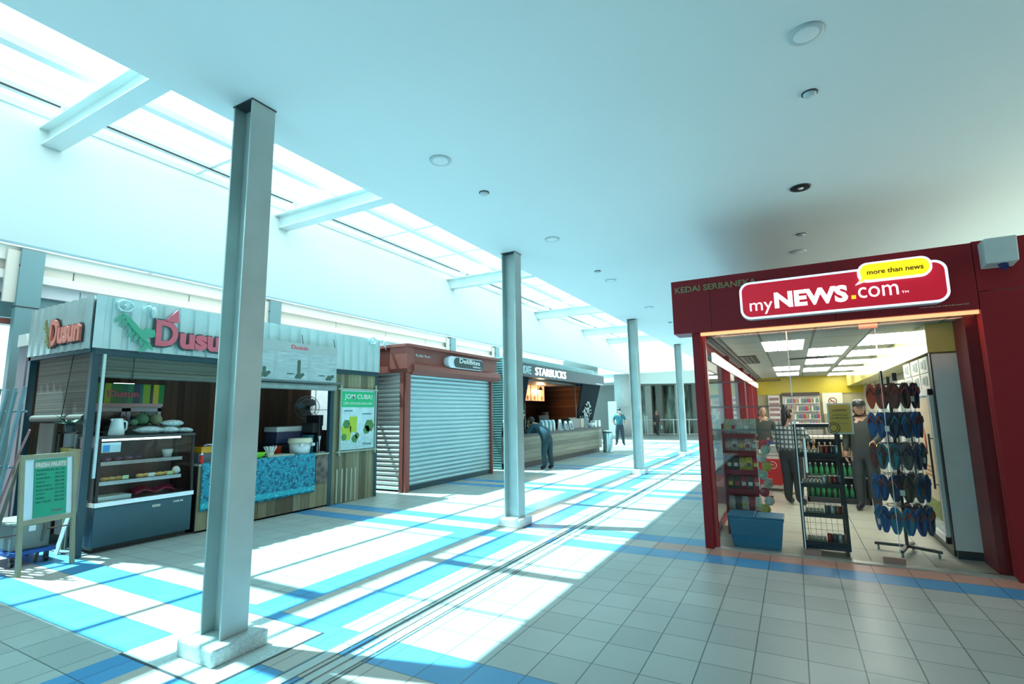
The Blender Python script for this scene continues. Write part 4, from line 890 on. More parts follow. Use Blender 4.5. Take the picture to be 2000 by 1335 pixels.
# goods on the counter
cols_b = [(.35, .55, .62), (.16, .40, .52), (.5, .66, .7), (.10, .30, .42), (.42, .6, .66), (.2, .45, .55), (.6, .72, .74), (.45, .62, .62)]
for k in range(8):
    y = 14.95+.145*k; x = -7.10-.12*(k % 2)
    t = thing('coffee_bag', '%s coffee bag standing on the kiosk counter, %s from the left' % (['pale blue', 'teal', 'light grey-blue', 'dark teal', 'soft blue', 'mid teal', 'near white', 'grey-green'][k], ordn[k]), 'bag', (x, y, 1.0), group='coffee bags on the counter')
    b = B(); b.add([(x-.04, y-.06, 1.0), (x+.04, y-.06, 1.0), (x+.04, y+.06, 1.0), (x-.04, y+.06, 1.0), (x-.035, y-.06, 1.26), (x+.035, y-.06, 1.26), (x+.035, y+.06, 1.26), (x-.035, y+.06, 1.26), (x, y-.06, 1.36), (x, y+.06, 1.36)],
        [(3, 2, 1, 0), (0, 1, 5, 4), (1, 2, 6, 5), (2, 3, 7, 6), (3, 0, 4, 7), (4, 5, 8), (6, 7, 9), (5, 6, 9, 8), (7, 4, 8, 9)]); obj('bag_body', b, mat(cols_b[k], .4), t)
    b = B(); b.box(x+.041, x+.043, y-.04, y+.04, 1.07, 1.17); obj('bag_label', b, M_white, t)
for k, (y, w, h, lb) in enumerate(((16.25, .20, .36, 'tall white card stand on the coffee counter left of the others'), (16.75, .22, .30, 'middle white card stand on the coffee counter'), (17.2, .26, .30, 'right white card stand on the coffee counter'))):
    t = thing('card_stand', lb, 'card stand', (-7.05, y, 1.0), group='white card stands')
    b = B(); b.prism([(-6.98, 1.0), (-7.10, 1.0), (-7.07, 1.0+h), (-7.055, 1.0+h)], 1, y-w/2, y+w/2); obj('card', b, M_white, t)
    b = B(); b.prism([(-6.974, 1.03), (-6.978, 1.03), (-7.041, 1.0+h*.75), (-7.037, 1.0+h*.75)], 1, y-w/3, y+w/3); obj('print', b, mat((.06, .16, .22)), t)
b = B(); b.box(-7.5, -7.1, 17.3, 18.7, 1.0, 1.36); b.mi = 1; b.box(-7.1, -7.09, 18.3, 18.65, 1.02, 1.36); b.mi = 0; b.box(-7.45, -7.2, 17.4, 18.2, 1.36, 1.40); one('pastry_cabinet', b, [mat((.07, .06, .05), .3), mat((.5, .38, .28), .5)], 'dark boxed display with pale end panel on the coffee counter', 'cabinet')
b = B(); b.box(-7.02, -6.925, 14.55, 15.0, 1.0, 1.14); one('till', b, M_black, 'black till box by the leaning customer on the coffee counter', 'till', bevel=.01)
t = thing('poster_stand', 'framed dark notice at the right of the coffee counter', 'notice', (-7.1, 18.9, 1.0))
b = B(); b.box(-7.12, -7.09, 18.75, 19.1, 1.0, 1.5); obj('frame', b, mat((.3, .36, .36)), t); b = B(); b.box(-7.09, -7.086, 18.79, 19.06, 1.05, 1.45); obj('notice_face', b, mat((.05, .14, .16)), t)
for k, (y, w, c, lb) in enumerate(((19.35, .17, (.7, .75, .75), 'round white cake box on the coffee counter'), (19.75, .12, (.75, .7, .62), 'cream box on the coffee counter'), (20.2, .14, (.8, .82, .82), 'white box at the right end of the coffee counter'))):
    b = B()
    if k == 0: b.lathe([(0, 0), (.13, 0), (.19, .18), (.18, .18), (.1, .02)], (-7.1, y, 1.0), 20)
    else: b.prism([(y-w, 1.0), (y+w, 1.0), (y+w*.8, 1.26), (y-w*.8, 1.26)], 0, -7.2, -7.0)
    one('counter_box', b, mat(c), lb, 'box')
t = thing('litter_bin', 'cylindrical steel litter bin at the end of the coffee kiosk', 'bin', (-6.62, 20.0, 0))
b = B(); b.lathe([(0, 0), (.20, 0), (.20, .03), (.195, .04), (.195, .80), (0, .80)], (-6.62, 20.0, 0), 28); obj('bin_body', b, mat((.35, .5, .52), .25, .85), t)
b = B(); b.lathe([(.2, .80), (.205, .80), (.205, .84), (.15, .86), (.13, .82), (.2, .8)], (-6.62, 20.0, 0), 28); obj('rim', b, M_chrome, t)
# ================================================================ NEWSAGENT SHOP (right): shell
FY = 6.5; GY = 6.66; SX0, SX1 = -1.03, 1.74; SB = 17.0; SH = 2.52
M_yel = mat((.62, .50, .02), .35, var=.06, scale=1, name='yellow_fascia')
M_glow = emit((1, .36, .16), 1.6)
sh = thing('newsagent_shop', 'dark red newsagent shopfront with deep fascia over a glass front', 'shopfront', (.35, 6.6, 0))
b = B()
for x0, x1 in ((-1.235, -.79), (-.784, .487), (.493, 1.683)): b.box(x0, x1, FY, 6.86, 2.545, 3.215)
obj('fascia', b, M_red, sh)
b = B(); b.box(-1.22, 1.67, FY+.01, 6.85, 2.55, 3.21); obj('fascia_core', b, M_black, sh)
b = B(); b.box(1.69, 3.6, FY, 6.62, 2.72, 3.225); b.box(1.69, 3.6, FY, 6.62, 0, 2.713); obj('side_cladding', b, M_red, sh)
b = B(); b.box(-1.03, -.93, 6.55, 6.70, 0, 2.545); obj('post', b, M_red, sh, bevel=.004)
b = B(); b.box(-.93, -.885, 6.60, 6.70, 0, 2.545); obj('inner_jamb', b, M_redb, sh)
b = B(); b.box(1.695, 1.74, 6.56, 6.72, 0, 2.52); obj('inner_jamb', b, M_redb, sh)
b = B(); b.box(1.60, 1.695, 6.70, 7.12, 0, 2.52); obj('return_post', b, M_red, sh)
b = B(); b.box(-.93, 1.69, 6.56, 6.60, 2.51, 2.545); obj('light_strip', b, M_glow, sh)
b = B(); b.text('KEDAI SERBANEKA', (-1.19, FY-.001, 3.06), (1, 0, 0), (0, 0, 1), .93, .075, .008, .02); obj('lettering', b, mat((.28, .21, .10), .4, .4), sh)
b = B(); dashes(b, (1.22, FY-.001, 2.60), (1, 0, 0), (0, 0, 1), .40, .010, 22); obj('small_lettering', b, mat((.4, .3, .2)), sh)
b = B(); b.box(SX0, SX1, 6.56, 6.70, 0, .014); obj('threshold', b, mat((.5, .5, .45), .3, .5), sh)
pl_ = bpy.data.lights.new('fascia_lamp', 'AREA'); pl_.shape = 'RECTANGLE'; pl_.size = 2.4; pl_.size_y = .03; pl_.energy = 7; pl_.color = (1, .45, .25)
po = bpy.data.objects.new('fascia_lamp', pl_); C.objects.link(po); po.location = (.4, 6.58, 2.505)
b = B(); b.box(-1.24, 1.7, 6.86, SB+.1, 3.1, 3.2); struct('ceiling_shop_roof', b, M_red)
# walls of the shop
b = B(); b.box(SX0, SX1, SB, SB+.1, 0, 3.1); b.box(SX0, SX1, SB-.02, SB, 2.02, SH); 
o = struct('wall_back_shop', b, [mat((.55, .50, .30), .5)])
b = B(); b.box(SX0+.05, SX1, SB-.04, SB-.021, 2.02, SH); struct('trim_14', b, M_yel)
b = B(); b.box(SX1, SX1+.1, 6.66, SB+.1, 0, 3.1); struct('wall_right_shop', b, mat((.5, .5, .42), .5))
# left wall: low sill, mullions, glass
b = B()
for y0, y1 in ((6.70, 6.78), (9.4, 9.52), (12.3, 12.5), (14.6, 14.85), (15.7, 15.9), (16.6, 16.8)): b.box(SX0, SX0+.13, y0, y1, 0, 2.52)
b.box(SX0, SX0+.06, 6.7, SB, 2.42, 2.52); b.box(SX0, SX0+.06, 6.7, SB, 0, .06)
struct('trim_15', b, M_red)
b = B(); b.box(SX0+.02, SX0+.03, 6.7, SB, .06, 2.42); struct('window_3', b, M_glass)
b = B(); b.box(SX0+.13, SX0+.17, 7.2, SB-.1, 2.24, 2.36); struct('trim_16', b, emit((1, .86, .70), 1.3))
# dropped grid ceiling
def gridc():
    t = T('ceiling_tiles'); x, y, z, P = t.pos()
    fx = t.ma('FRACT', t.ma('DIVIDE', t.ma('ADD', x, .92), .6)); fy = t.ma('FRACT', t.ma('DIVIDE', t.ma('SUBTRACT', y, 7.08), .64))
    g = t.ma('MAXIMUM', t.ma('LESS_THAN', fx, .05), t.ma('LESS_THAN', fy, .045))
    t.l.new(t.mix(g, lin((.42, .47, .45)), lin((.16, .18, .17))), t.b.inputs['Base Color']); t.b.inputs['Roughness'].default_value = .6; return t.m
b = B(); b.box(SX0, SX1, 6.70, SB, SH, SH+.022); struct('ceiling_shop', b, gridc())
b = B(); b.box(-.9, -.84, 6.75, SB, SH-.03, SH-.001); b.box(-.80, -.77, 6.75, SB, SH-.02, SH-.001); struct('trim_17', b, M_dark)
LE = 11.0
def panel(x, y, w, h, lb):
    t = thing('light_panel', lb, 'ceiling light', (x+w/2, y+h/2, SH), group='lit ceiling panels in the shop')
    for k in range(3):
        b = B(); b.box(x+w*k/3+.012, x+w*(k+1)/3-.012, y+.015, y+h-.015, SH-.012, SH-.004); obj('diffuser', b, emit((1, .98, .90), LE), t)
    b = B(); b.box(x, x+w, y, y+h, SH-.006, SH-.001); obj('tray', b, M_white, t)
rows = ['left', 'middle', 'right']
for r, (x, ys) in enumerate(((-.32, (7.72, 12.5, 14.6)), (.28, (9.0, 10.9, 13.3)), (.90, (7.72, 9.7, 11.6, 13.6, 15.6)))):
    for k, y in enumerate(ys): panel(x, y, .53, 1.28 if not (r == 2 and k) else 1.1, 'lit ceiling panel in the %s row of the shop, %s from the glass front' % (rows[r], ordn[k]))
for k, (x0, x1, y0, y1, lb) in enumerate(((-.02, .6, 10.62, 10.80, 'dark slot air vent among the shop ceiling panels'), (-.76, -.5, 9.6, 11.2, 'long dark air vent near the shop left wall'))):
    t = thing('air_vent', lb, 'vent', ((x0+x1)/2, (y0+y1)/2, SH)); b = B(); b.box(x0, x1, y0, y1, SH-.012, SH-.001); obj('frame', b, M_dark, t)
    b = B()
    for q in range(3):
        if x1-x0 > y1-y0: b.box(x0+.02, x1-.02, y0+.03+.05*q, y0+.045+.05*q, SH-.018, SH-.011)
        else: b.box(x0+.04+.07*q, x0+.055+.07*q, y0+.03, y1-.03, SH-.018, SH-.011)
    obj('louvre', b, mat((.25, .27, .27)), t)
# frameless glass front
for k, (x0, x1) in enumerate(((-.885, -.004), (.004, .84), (.848, 1.695))):
    t = thing('glass_panel', ('fixed glass pane at the left of the shopfront', 'frameless glass door in the middle of the shopfront', 'glass pane in front of the sandal rack and cooler')[k], 'glass', ((x0+x1)/2, GY, 0), group='shopfront glass')
    b = B(); b.box(x0, x1, GY, GY+.012, .016, 2.51); obj('pane', b, M_glass, t)
    if k == 1:
        for (a0, a1, z0, z1) in ((x0-.02, x0+.14, .015, .075), (x1-.15, x1+.04, .015, .075), (x1-.14, x1+.03, 2.455, 2.51)):
            b = B(); b.box(a0, a1, GY-.012, GY+.024, z0, z1); obj('patch_fitting', b, mat((.45, .30, .26), .3, .7), t)
        b = B(); b.tube([(x0+.075, GY-.045, .90), (x0+.075, GY-.045, 1.28)], .013, 10); b.cyl((x0+.075, GY-.045, .96), (x0+.075, GY, .96), .008); b.cyl((x0+.075, GY-.045, 1.22), (x0+.075, GY, 1.22), .008); obj('handle', b, M_chrome, t)
b = B(); b.box(-.006, .006, GY-.002, GY+.014, .08, 2.5); b.box(.842, .846, GY-.002, GY+.014, .08, 2.45); struct('trim_18', b, mat((.7, .72, .7), .3))
# frosted bands on the side glass
b = B()
for z in (1.35, 1.62, 1.92): b.box(-.88, -.10, GY-.0025, GY-.0005, z, z+.025)
struct('trim_19', b, glass((.75, .7, .7), 1.0, 'frosted_band', 2.2))
# sign
t = thing('shop_sign', 'rounded red lightbox sign reading myNEWS.com on the fascia', 'sign', (.5, 6.4, 2.65))
cx, cz, w, h = .505, 2.845, 1.90, .435
b = B(); b.prism(rrect(w, h, .11, 8, cx, cz), 1, 6.385, FY); sb = obj('sign_box', b, mat((.62, .66, .70), .35), t)
b = B(); b.prism(rrect(w, h, .11, 8, cx, cz), 1, 6.380, 6.385); obj('white_rim', b, emit((.80, .84, 1), .75), t)
b = B(); b.prism(rrect(w-.05, h-.05, .09, 8, cx, cz), 1, 6.376, 6.380); 
tm = T('red_lightbox'); x_, y_, z_, P_ = tm.pos(); tm.b.inputs['Base Color'].default_value = lin((.45, .01, .03)); tm.b.inputs['Emission Color'].default_value = lin((.55, .008, .025)); tm.b.inputs['Emission Strength'].default_value = .55; tm.b.inputs['Roughness'].default_value = .3
obj('red_face', b, tm.m, t)
b = B(); b.text('my', (-.345, 6.375, 2.675), (1, 0, 0), (0, 0, 1), .235, .14, .003, .0); b.text('NEWS', (-.09, 6.375, 2.725), (1, 0, 0), (0, 0, 1), .70, .185, .003, .045); b.text('com', (.70, 6.375, 2.745), (1, 0, 0), (0, 0, 1), .345, .115, .003, .0); b.text('TM', (1.07, 6.375, 2.755), (1, 0, 0), (0, 0, 1), .055, .022, .002)
obj('lettering', b, emit((1, .96, 1), .9), t)
b = B(); b.box(.638, .678, 6.372, 6.376, 2.745, 2.785); obj('yellow_dot', b, emit((1, .6, .02), .9), t)
bx, bz = 1.02, 3.005
b = B(); b.prism(rrect(.62, .205, .09, 8, bx, bz), 1, 6.33, 6.376); b.prism([(.735, 2.96), (.76, 2.91), (.68, 2.885), (.715, 2.92)], 1, 6.33, 6.376); obj('bubble_rim', b, emit((.85, .85, .95), .75), t)
b = B(); b.prism(rrect(.575, .165, .075, 8, bx, bz), 1, 6.325, 6.33); b.prism([(.745, 2.955), (.77, 2.925), (.71, 2.90)], 1, 6.325, 6.33); obj('bubble_face', b, emit((.95, .72, .01), .85), t)
b = B(); b.text('more than news', (.79, 6.324, 2.975), (1, 0, 0), (0, 0, 1), .47, .052, .002, .02); obj('bubble_lettering', b, mat((.18, .06, .01)), t)
# emergency light box
t = thing('emergency_light', 'grey box lamp fixed at the right of the red fascia', 'lamp', (1.84, 6.4, 3.05))
b = B(); b.prism([(6.30, 3.19), (6.50, 3.19), (6.50, 2.93), (6.32, 2.95)], 0, 1.73, 1.97); obj('housing', b, mat((.50, .54, .54), .4), t, bevel=.012)
b = B(); b.cyl((1.87, 6.40, 2.95), (1.87, 6.36, 2.90), .04, .03, n=14); obj('lens', b, mat((.02, .03, .12), .2), t)

# ================================================================ SHOP CONTENT
Z0 = .012
# crate
t = thing('blue_crate', 'blue lidded plastic crate behind the shop glass', 'crate', (-.5, 6.85, Z0))
M_crate = mat((.01, .20, .40), .4, var=.08)
b = B(); b.add([(-.74, 6.74, Z0), (-.24, 6.74, Z0), (-.24, 7.02, Z0), (-.74, 7.02, Z0), (-.78, 6.71, .34), (-.20, 6.71, .34), (-.20, 7.05, .34), (-.78, 7.05, .34)], [(3, 2, 1, 0), (4, 5, 6, 7), (0, 1, 5, 4), (1, 2, 6, 5), (2, 3, 7, 6), (3, 0, 4, 7)]); obj('body', b, M_crate, t, bevel=.008)
b = B(); b.box(-.785, -.195, 6.70, 7.055, .325, .345); b.box(-.76, -.22, 6.725, 6.735, .14, .15); obj('rib', b, M_crate, t, bevel=.003)
b = B(); b.box(-.79, -.49, 6.70, 7.06, .345, .375); obj('lid_flap', b, mat((.01, .17, .34), .4), t, bevel=.008)
b = B(); b.box(-.485, -.19, 6.70, 7.06, .345, .37); obj('lid_flap', b, mat((.01, .16, .32), .4), t, bevel=.008)
# black drink rack
t = thing('wire_rack', 'tall black wire rack on wheels holding drink cans', 'rack', (.2, 6.95, Z0))
RX0, RX1, RY0, RY1 = -.02, .43, 6.74, 7.10
b = B()
for x in (RX0, RX1-.035):
    for y in (RY0, RY1-.03): b.box(x, x+.035, y, y+.03, .09, 1.42)
b.box(RX0, RX1, RY0, RY1, .07, .10); obj('frame', b, M_black, t)
SZ = (.12, .42, .74, 1.07)
for z in SZ:
    b = B(); b.box(RX0+.03, RX1-.03, RY0, RY1, z-.012, z); b.box(RX0+.03, RX1-.03, RY0-.004, RY0+.006, z-.012, z+.035); obj('shelf', b, M_black, t)
b = B(); b.box(RX0, RX1, RY0, RY1, 1.39, 1.43); obj('top_board', b, M_black, t)
b = B()
for k in range(1, 7): x = RX0+.035+k*(RX1-RX0-.07)/7; b.tube([(x, RY1-.01, .1), (x, RY1-.01, 1.4)], .0022, 4)
for k in range(18): z = .14+.072*k; b.tube([(RX0+.03, RY1-.01, z), (RX1-.03, RY1-.01, z)], .0022, 4)
obj('wire_back', b, M_black, t)
for x in (RX0+.03, RX1-.03):
    for y in (RY0+.03, RY1-.03): b = B(); b.cyl((x-.012, y, Z0+.03), (x+.012, y, Z0+.03), .03, n=14); b.box(x-.008, x+.008, y-.008, y+.008, Z0+.03, .09); obj('caster', b, M_dark, t)
cc = [((.35, .02, .02), 'red'), ((.08, .09, .10), 'black'), ((.45, .45, .45), 'silver'), ((.25, .10, .04), 'brown')]
tn = ['bottom', 'second lowest', 'third', 'top']
def can(x, y, z, c, lb, grp, r=.026, h=.115):
    t = thing('drink_can', lb, 'can', (x, y, z), group=grp)
    b = B(); b.lathe([(r*.8, 0), (r, .008), (r, h-.012), (r*.8, h)], (x, y, z), 14); obj('can_body', b, mat(c, .25, .5), t)
    b = B(); b.lathe([(0, h-.002), (r*.78, h-.002), (r*.78, h+.001), (0, h+.001)], (x, y, z), 12); obj('can_top', b, M_chrome, t)
for s, z in enumerate(SZ):
    for k in range(4): can(.245+.05*k, 6.80, z+.001, cc[(k+s) % 4][0], '%s can, %s from the left, %s shelf of the wire rack' % (cc[(k+s) % 4][1], ordn[k], tn[s]), 'cans on the wire rack')
    b = B(); b.box(.03, .215, 6.77, 6.98, z+.0005, z+.05); b.mi = 1
    for q in range(5): b.ell((.05+.036*q, 6.80, z+.065), .018, .03, .02, 8, 5)
    one('snack_tray', b, [mat((.30, .26, .18), .4), mat((.6, .5, .4), .25, var=.4, scale=60)], 'tray of small wrapped cakes on the %s shelf of the black wire rack' % tn[s], 'tray', 'cake trays')
b = B(); b.box(.34-.01, .55+.01, 6.690, 6.694, 1.32, 1.655); b.mi = 1; b.box(.345, .545, 6.686, 6.690, 1.335, 1.64); b.mi = 2
b.text('myNEWS', (.38, 6.6855, 1.565), (1, 0, 0), (0, 0, 1), .13, .022, .001, .03); b.text('Loyalty card', (.375, 6.6855, 1.515), (1, 0, 0), (0, 0, 1), .14, .018, .001, .02); b.text('now More Clever', (.36, 6.6855, 1.485), (1, 0, 0), (0, 0, 1), .17, .018, .001, .02); b.text('Find out more', (.43, 6.6855, 1.43), (1, 0, 0), (0, 0, 1), .09, .01, .001)
for r in (.035, .055): 
    for q in range(20): a = 2*PI*q/20; a2 = 2*PI*(q+1)/20; b.add([(.375+r*math.cos(a), 6.6852, 1.385+r*math.sin(a)), (.375+r*math.cos(a2), 6.6852, 1.385+r*math.sin(a2)), (.375+(r+.008)*math.cos(a2), 6.6852, 1.385+(r+.008)*math.sin(a2)), (.375+(r+.008)*math.cos(a), 6.6852, 1.385+(r+.008)*math.sin(a))], [(0, 1, 2, 3)])
one('notice', b, [M_white, mat((1, .52, .10), .4), mat((.10, .03, .01))], 'gold notice poster hanging inside the shop glass door', 'poster')
# snack stand
t = thing('snack_stand', 'dark red tiered snack stand at the left inside the shop', 'stand', (-.62, 7.6, Z0))
SY0, SY1 = 7.35, 7.95
b = B(); b.box(-.86, -.83, SY0, SY1, Z0, 1.42); obj('side_panel', b, M_red, t)
b = B(); b.box(-.86, -.50, SY1-.03, SY1, Z0, 1.42); obj('back_panel', b, M_red, t)
TZ = (.30, .56, .80, 1.04, 1.26)
for z in TZ: b = B(); b.box(-.83, -.46, SY0, SY1-.03, z-.02, z); b.box(-.83, -.46, SY0-.012, SY0, z-.03, z+.03); obj('shelf', b, M_red, t)
b = B(); b.box(-.83, -.48, SY0+.03, SY1-.03, Z0, .28); obj('plinth', b, mat((.06, .01, .012)), t)
pk = [((.50, .36, .30), 'pinkish'), ((.10, .08, .07), 'dark'), ((.55, .45, .05), 'yellow'), ((.40, .03, .05), 'red'), ((.45, .55, .45), 'pale green'), ((.62, .60, .55), 'silver-white')]
for s, z in enumerate(TZ):
    for k in range(5):
        y = SY0+.05; x = -.79+.078*k; c = pk[{0: (5, 1, 5, 3, 5), 1: (1, 1, 3, 1, 3), 2: (1, 1, 2, 2, 3), 3: (0, 5, 0, 5, 0), 4: (4, 4, 5, 4, 4)}[s][k]]
        t2 = thing('snack_packet', '%s packet, %s from the left, %s tier of the red stand' % (c[1], ordn[k], ('lowest', 'second lowest', 'middle', 'second highest', 'top')[s]), 'packet', (x, y, z), group='snack packets on the red stand')
        h = .19 if s < 4 else .22
        b = B(); b.add([(x-.034, y-.02, z+.001), (x+.034, y-.02, z+.001), (x+.034, y+.02, z+.001), (x-.034, y+.02, z+.001), (x-.039, y-.052, z+h*.5), (x+.039, y-.052, z+h*.5), (x+.036, y+.03, z+h*.5), (x-.036, y+.03, z+h*.5), (x-.035, y-.004, z+h), (x+.035, y-.004, z+h), (x+.035, y+.006, z+h), (x-.035, y+.006, z+h)],
            [(3, 2, 1, 0), (0, 1, 5, 4), (1, 2, 6, 5), (2, 3, 7, 6), (3, 0, 4, 7), (4, 5, 9, 8), (5, 6, 10, 9), (6, 7, 11, 10), (7, 4, 8, 11), (8, 9, 10, 11)]); obj('pouch', b, mat(c[0], .25, var=.35, scale=40), t2)
        b = B(); b.box(x-.024, x+.024, y-.055, y-.0515, z+h*.38, z+h*.62); obj('packet_label', b, mat(pk[(k+s*2) % 6][0], .3), t2)
# hanging chip strips on the right of the stand
t = thing('clip_strip', 'white clip strip hooked on the red snack stand', 'strip', (-.42, 7.33, .3))
b = B(); b.box(-.455, -.445, 7.325, 7.335, .28, 1.2); b.box(-.48, -.42, 7.33, 7.36, 1.19, 1.2); obj('strip', b, M_white, t)
for k in range(8):
    z = .30+.105*k; x = -.40+.05*(k % 2); c = pk[(2, 5, 3, 0, 4, 2, 5, 4)[k]]
    t2 = thing('hanging_packet', '%s packet hanging beside the red snack stand, %s from the bottom' % (c[1], ordn[k]), 'packet', (x, 7.30, z), rz=0, group='packets hanging on the clip strip')
    b = B(); b.ell((x, 7.30, z+.06), .06, .018, .06, 10, 6, .12); obj('pouch', b, mat(c[0], .25, var=.5, scale=50), t2)
    b = B(); b.box(x-.05, x+.05, 7.296, 7.304, z+.105, z+.125); obj('header_card', b, mat(pk[(k+2) % 6][0], .3), t2)
# ice cream freezer
t = thing('ice_cream_freezer', 'white ice cream freezer with red panelled front', 'freezer', (-.42, 11.9, Z0))
b = B(); b.box(-.74, -.12, 11.45, 12.4, .06, .70); obj('body', b, mat((.72, .72, .70), .35), t, bevel=.01)
b = B(); b.prism(rrect(.44, .50, .05, 5, -.50, .38), 1, 11.44, 11.45); obj('red_panel', b, mat((.55, .02, .02), .35), t)
b = B()
for dx in (-.06, .06):
    pts = []
    for q in range(30): a = q*.35; r = .012+.0055*q*.55; pts.append((-.50+dx+r*math.cos(a)*(1 if dx > 0 else -1), 11.435, .50+r*math.sin(a)))
    b.tube(pts, .006, 5)
obj('swirl_emblem', b, M_white, t)
b = B(); b.box(-.76, -.10, 11.43, 12.42, .70, .74); obj('lid', b, mat((.5, .52, .52), .3), t)
for x, y in ((-.70, 11.5), (-.16, 11.5), (-.70, 12.35), (-.16, 12.35)): b = B(); b.cyl((x-.012, y, .036), (x+.012, y, .036), .024, n=10); b.box(x-.008, x+.008, y-.008, y+.008, .03, .065); obj('caster', b, M_dark, t)
b = B(); b.prism([(-.45, .741), (-.15, .741), (-.20, .90), (-.47, .88)], 1, 11.5, 11.9); one('folded_bag', b, mat((.35, .40, .36), .5, var=.3, scale=12), 'grey-green folded bag lying on the freezer lid', 'bag')
b = B(); b.box(-.30, -.06, 11.15, 11.24, Z0, .05); one('floor_packet', b, mat((.62, .6, .2), .4), 'yellow packet on the floor before the freezer', 'packet')
# middle gondola with green bottles
t = thing('bottle_shelf', 'black low shelf unit with bottles behind the wire rack', 'shelf', (.68, 10.6, Z0))
GX0, GX1, GYa, GYb = .10, 1.02, 10.4, 10.9
b = B(); b.box(GX0, GX1, GYb-.03, GYb, Z0, 1.08); b.box(GX0, GX0+.03, GYa, GYb, Z0, 1.08); b.box(GX1-.03, GX1, GYa, GYb, Z0, 1.08); b.box(GX0, GX1, GYa, GYb, Z0, .10); obj('carcass', b, M_dark, t)
for z in (.45, .80): b = B(); b.box(GX0+.03, GX1-.03, GYa, GYb-.03, z-.02, z); obj('shelf', b, mat((.3, .3, .3)), t)
b = B(); b.box(GX0-.02, GX1+.02, GYa-.02, GYb, 1.08, 1.12); obj('top_board', b, mat((.5, .46, .38)), t)
for s, (z, c, nm) in enumerate(((.10, (.02, .22, .06), 'green'), (.45, (.04, .30, .10), 'green'), (.80, (.45, .30, .15), 'orange-brown'))):
    for k in range(10):
        x = GX0+.08+.083*k; tt_ = thing('bottle', '%s bottle on the %s shelf of the black unit, %s from the left' % (nm, ('bottom', 'middle', 'upper')[s], ordn[k]), 'bottle', (x, 10.45, z), group='bottles on the black shelf unit')
        b = B(); b.lathe([(0, 0), (.03, 0), (.031, .12), (.012, .17), (.011, .20), (0, .2)], (x, 10.45, z+.001), 12); obj('bottle_body', b, mat(c, .2), tt_)
        b = B(); b.lathe([(.013, .198), (.013, .222), (0, .223)], (x, 10.45, z), 10); obj('cap', b, M_white, tt_)
# pedestal + yellow cloth
t = thing('pedestal_stand', 'white round-footed pedestal between bottle shelf and sandal rack', 'stand', (1.15, 9.6, Z0))
b = B(); b.lathe([(.15, 0), (.15, .015), (.03, .04), (.025, .06), (.022, .95), (0, .95)], (1.16, 9.2, Z0), 20); obj('pedestal_pole', b, mat((.6, .6, .55), .4), t)
b = B(); b.sheet(lambda u, v: (1.01+.26*u, 9.12+.12*v+.02*math.sin(9*u), 1.0+.05*math.sin(5*u+2*v)+.02*u), 12, 5); b.box(1.06, 1.26, 9.14, 9.26, .96, .985); obj('yellow_cover', b, mat((.75, .50, .01), .5), t, solid=.008)
# service counter and displays at the back
t = thing('service_counter', 'dark service counter at the back of the shop', 'counter', (.3, 13.8, Z0))
b = B(); b.box(-.35, 1.25, 13.5, 14.0, Z0, .88); obj('counter_body', b, mat((.25, .26, .26), .4), t); b = B(); b.box(-.38, 1.28, 13.45, 14.02, .88, 1.0); obj('counter_top', b, mat((.03, .04, .035), .3), t)
b = B(); b.box(-.85, -.42, 13.0, 14.4, Z0, 1.15); b.mi = 1; b.box(-.87, -.40, 12.98, 14.42, 1.15, 1.2); one('white_counter', b, [M_white, mat((.55, .5, .45))], 'white side counter behind the freezer', 'counter')
t = thing('pack_cabinet', 'lit wall cabinet of small packs behind the service counter', 'cabinet', (.25, 16.8, 1.1))
b = B(); b.box(-.25, .66, 16.72, 16.98, 1.05, 2.02); obj('case', b, mat((.75, .70, .68), .4), t); b = B(); b.box(-.27, .68, 16.60, 16.98, 1.98, 2.06); obj('pelmet', b, mat((.06, .04, .03)), t)
b = B(); b.box(-.25, .66, 16.0, 16.05, Z0, .9); b.box(-.25, .66, 16.05, 16.98, Z0, 1.03); obj('base_unit', b, mat((.3, .3, .28)), t)
PZ = (1.10, 1.32, 1.54, 1.76)
for z in PZ: b = B(); b.box(-.24, .65, 16.60, 16.72, z-.015, z); obj('rack_shelf', b, M_white, t)
pcs = [((.45, .03, .04), 'red'), ((.6, .6, .62), 'white'), ((.10, .14, .3), 'blue'), ((.35, .25, .1), 'gold'), ((.10, .25, .15), 'green')]
for s, z in enumerate(PZ):
    for k in range(12):
        c = pcs[(k*3+s*2) % 5]; x = -.20+.072*k; b = B(); b.box(x, x+.05, 16.62, 16.70, z+.0005, z+.13)
        one('small_pack', b, mat(c[0], .4), '%s small pack, %s from the left, %s row of the back cabinet' % (c[1], ordn[k], ('bottom', 'second lowest', 'third', 'top')[s]), 'pack', 'packs in the back cabinet')
b = B(); b.box(-.62, -.32, 16.7, 16.98, 1.2, 2.0); b.mi = 1
for q in range(5): b.box(-.60, -.34, 16.69, 16.7, 1.25+.15*q, 1.33+.15*q)
one('poster_board', b, [mat((.7, .66, .66)), mat((.35, .2, .2), .5, var=.4, scale=30)], 'pale notice board left of the pack cabinet', 'board')
t = thing('no_smoking_sign', 'white no smoking sign on the yellow back wall', 'sign', (.95, 16.9, 2.0))
b = B(); b.box(.74, 1.22, 16.80, 16.83, 1.45, 2.03); obj('plate', b, mat((.72, .72, .60)), t)
b = B()
for q in range(24): a = 2*PI*q/24; a2 = 2*PI*(q+1)/24; b.tube([(.98+.095*math.cos(a), 16.795, 1.80+.095*math.sin(a)), (.98+.095*math.cos(a2), 16.795, 1.80+.095*math.sin(a2))], .010, 5)
b.tube([(.98-.065, 16.79, 1.865), (.98+.065, 16.79, 1.735)], .010, 5); b.box(.92, 1.03, 16.785, 16.795, 1.79, 1.805); obj('ring_symbol', b, mat((.25, .06, .04)), t)
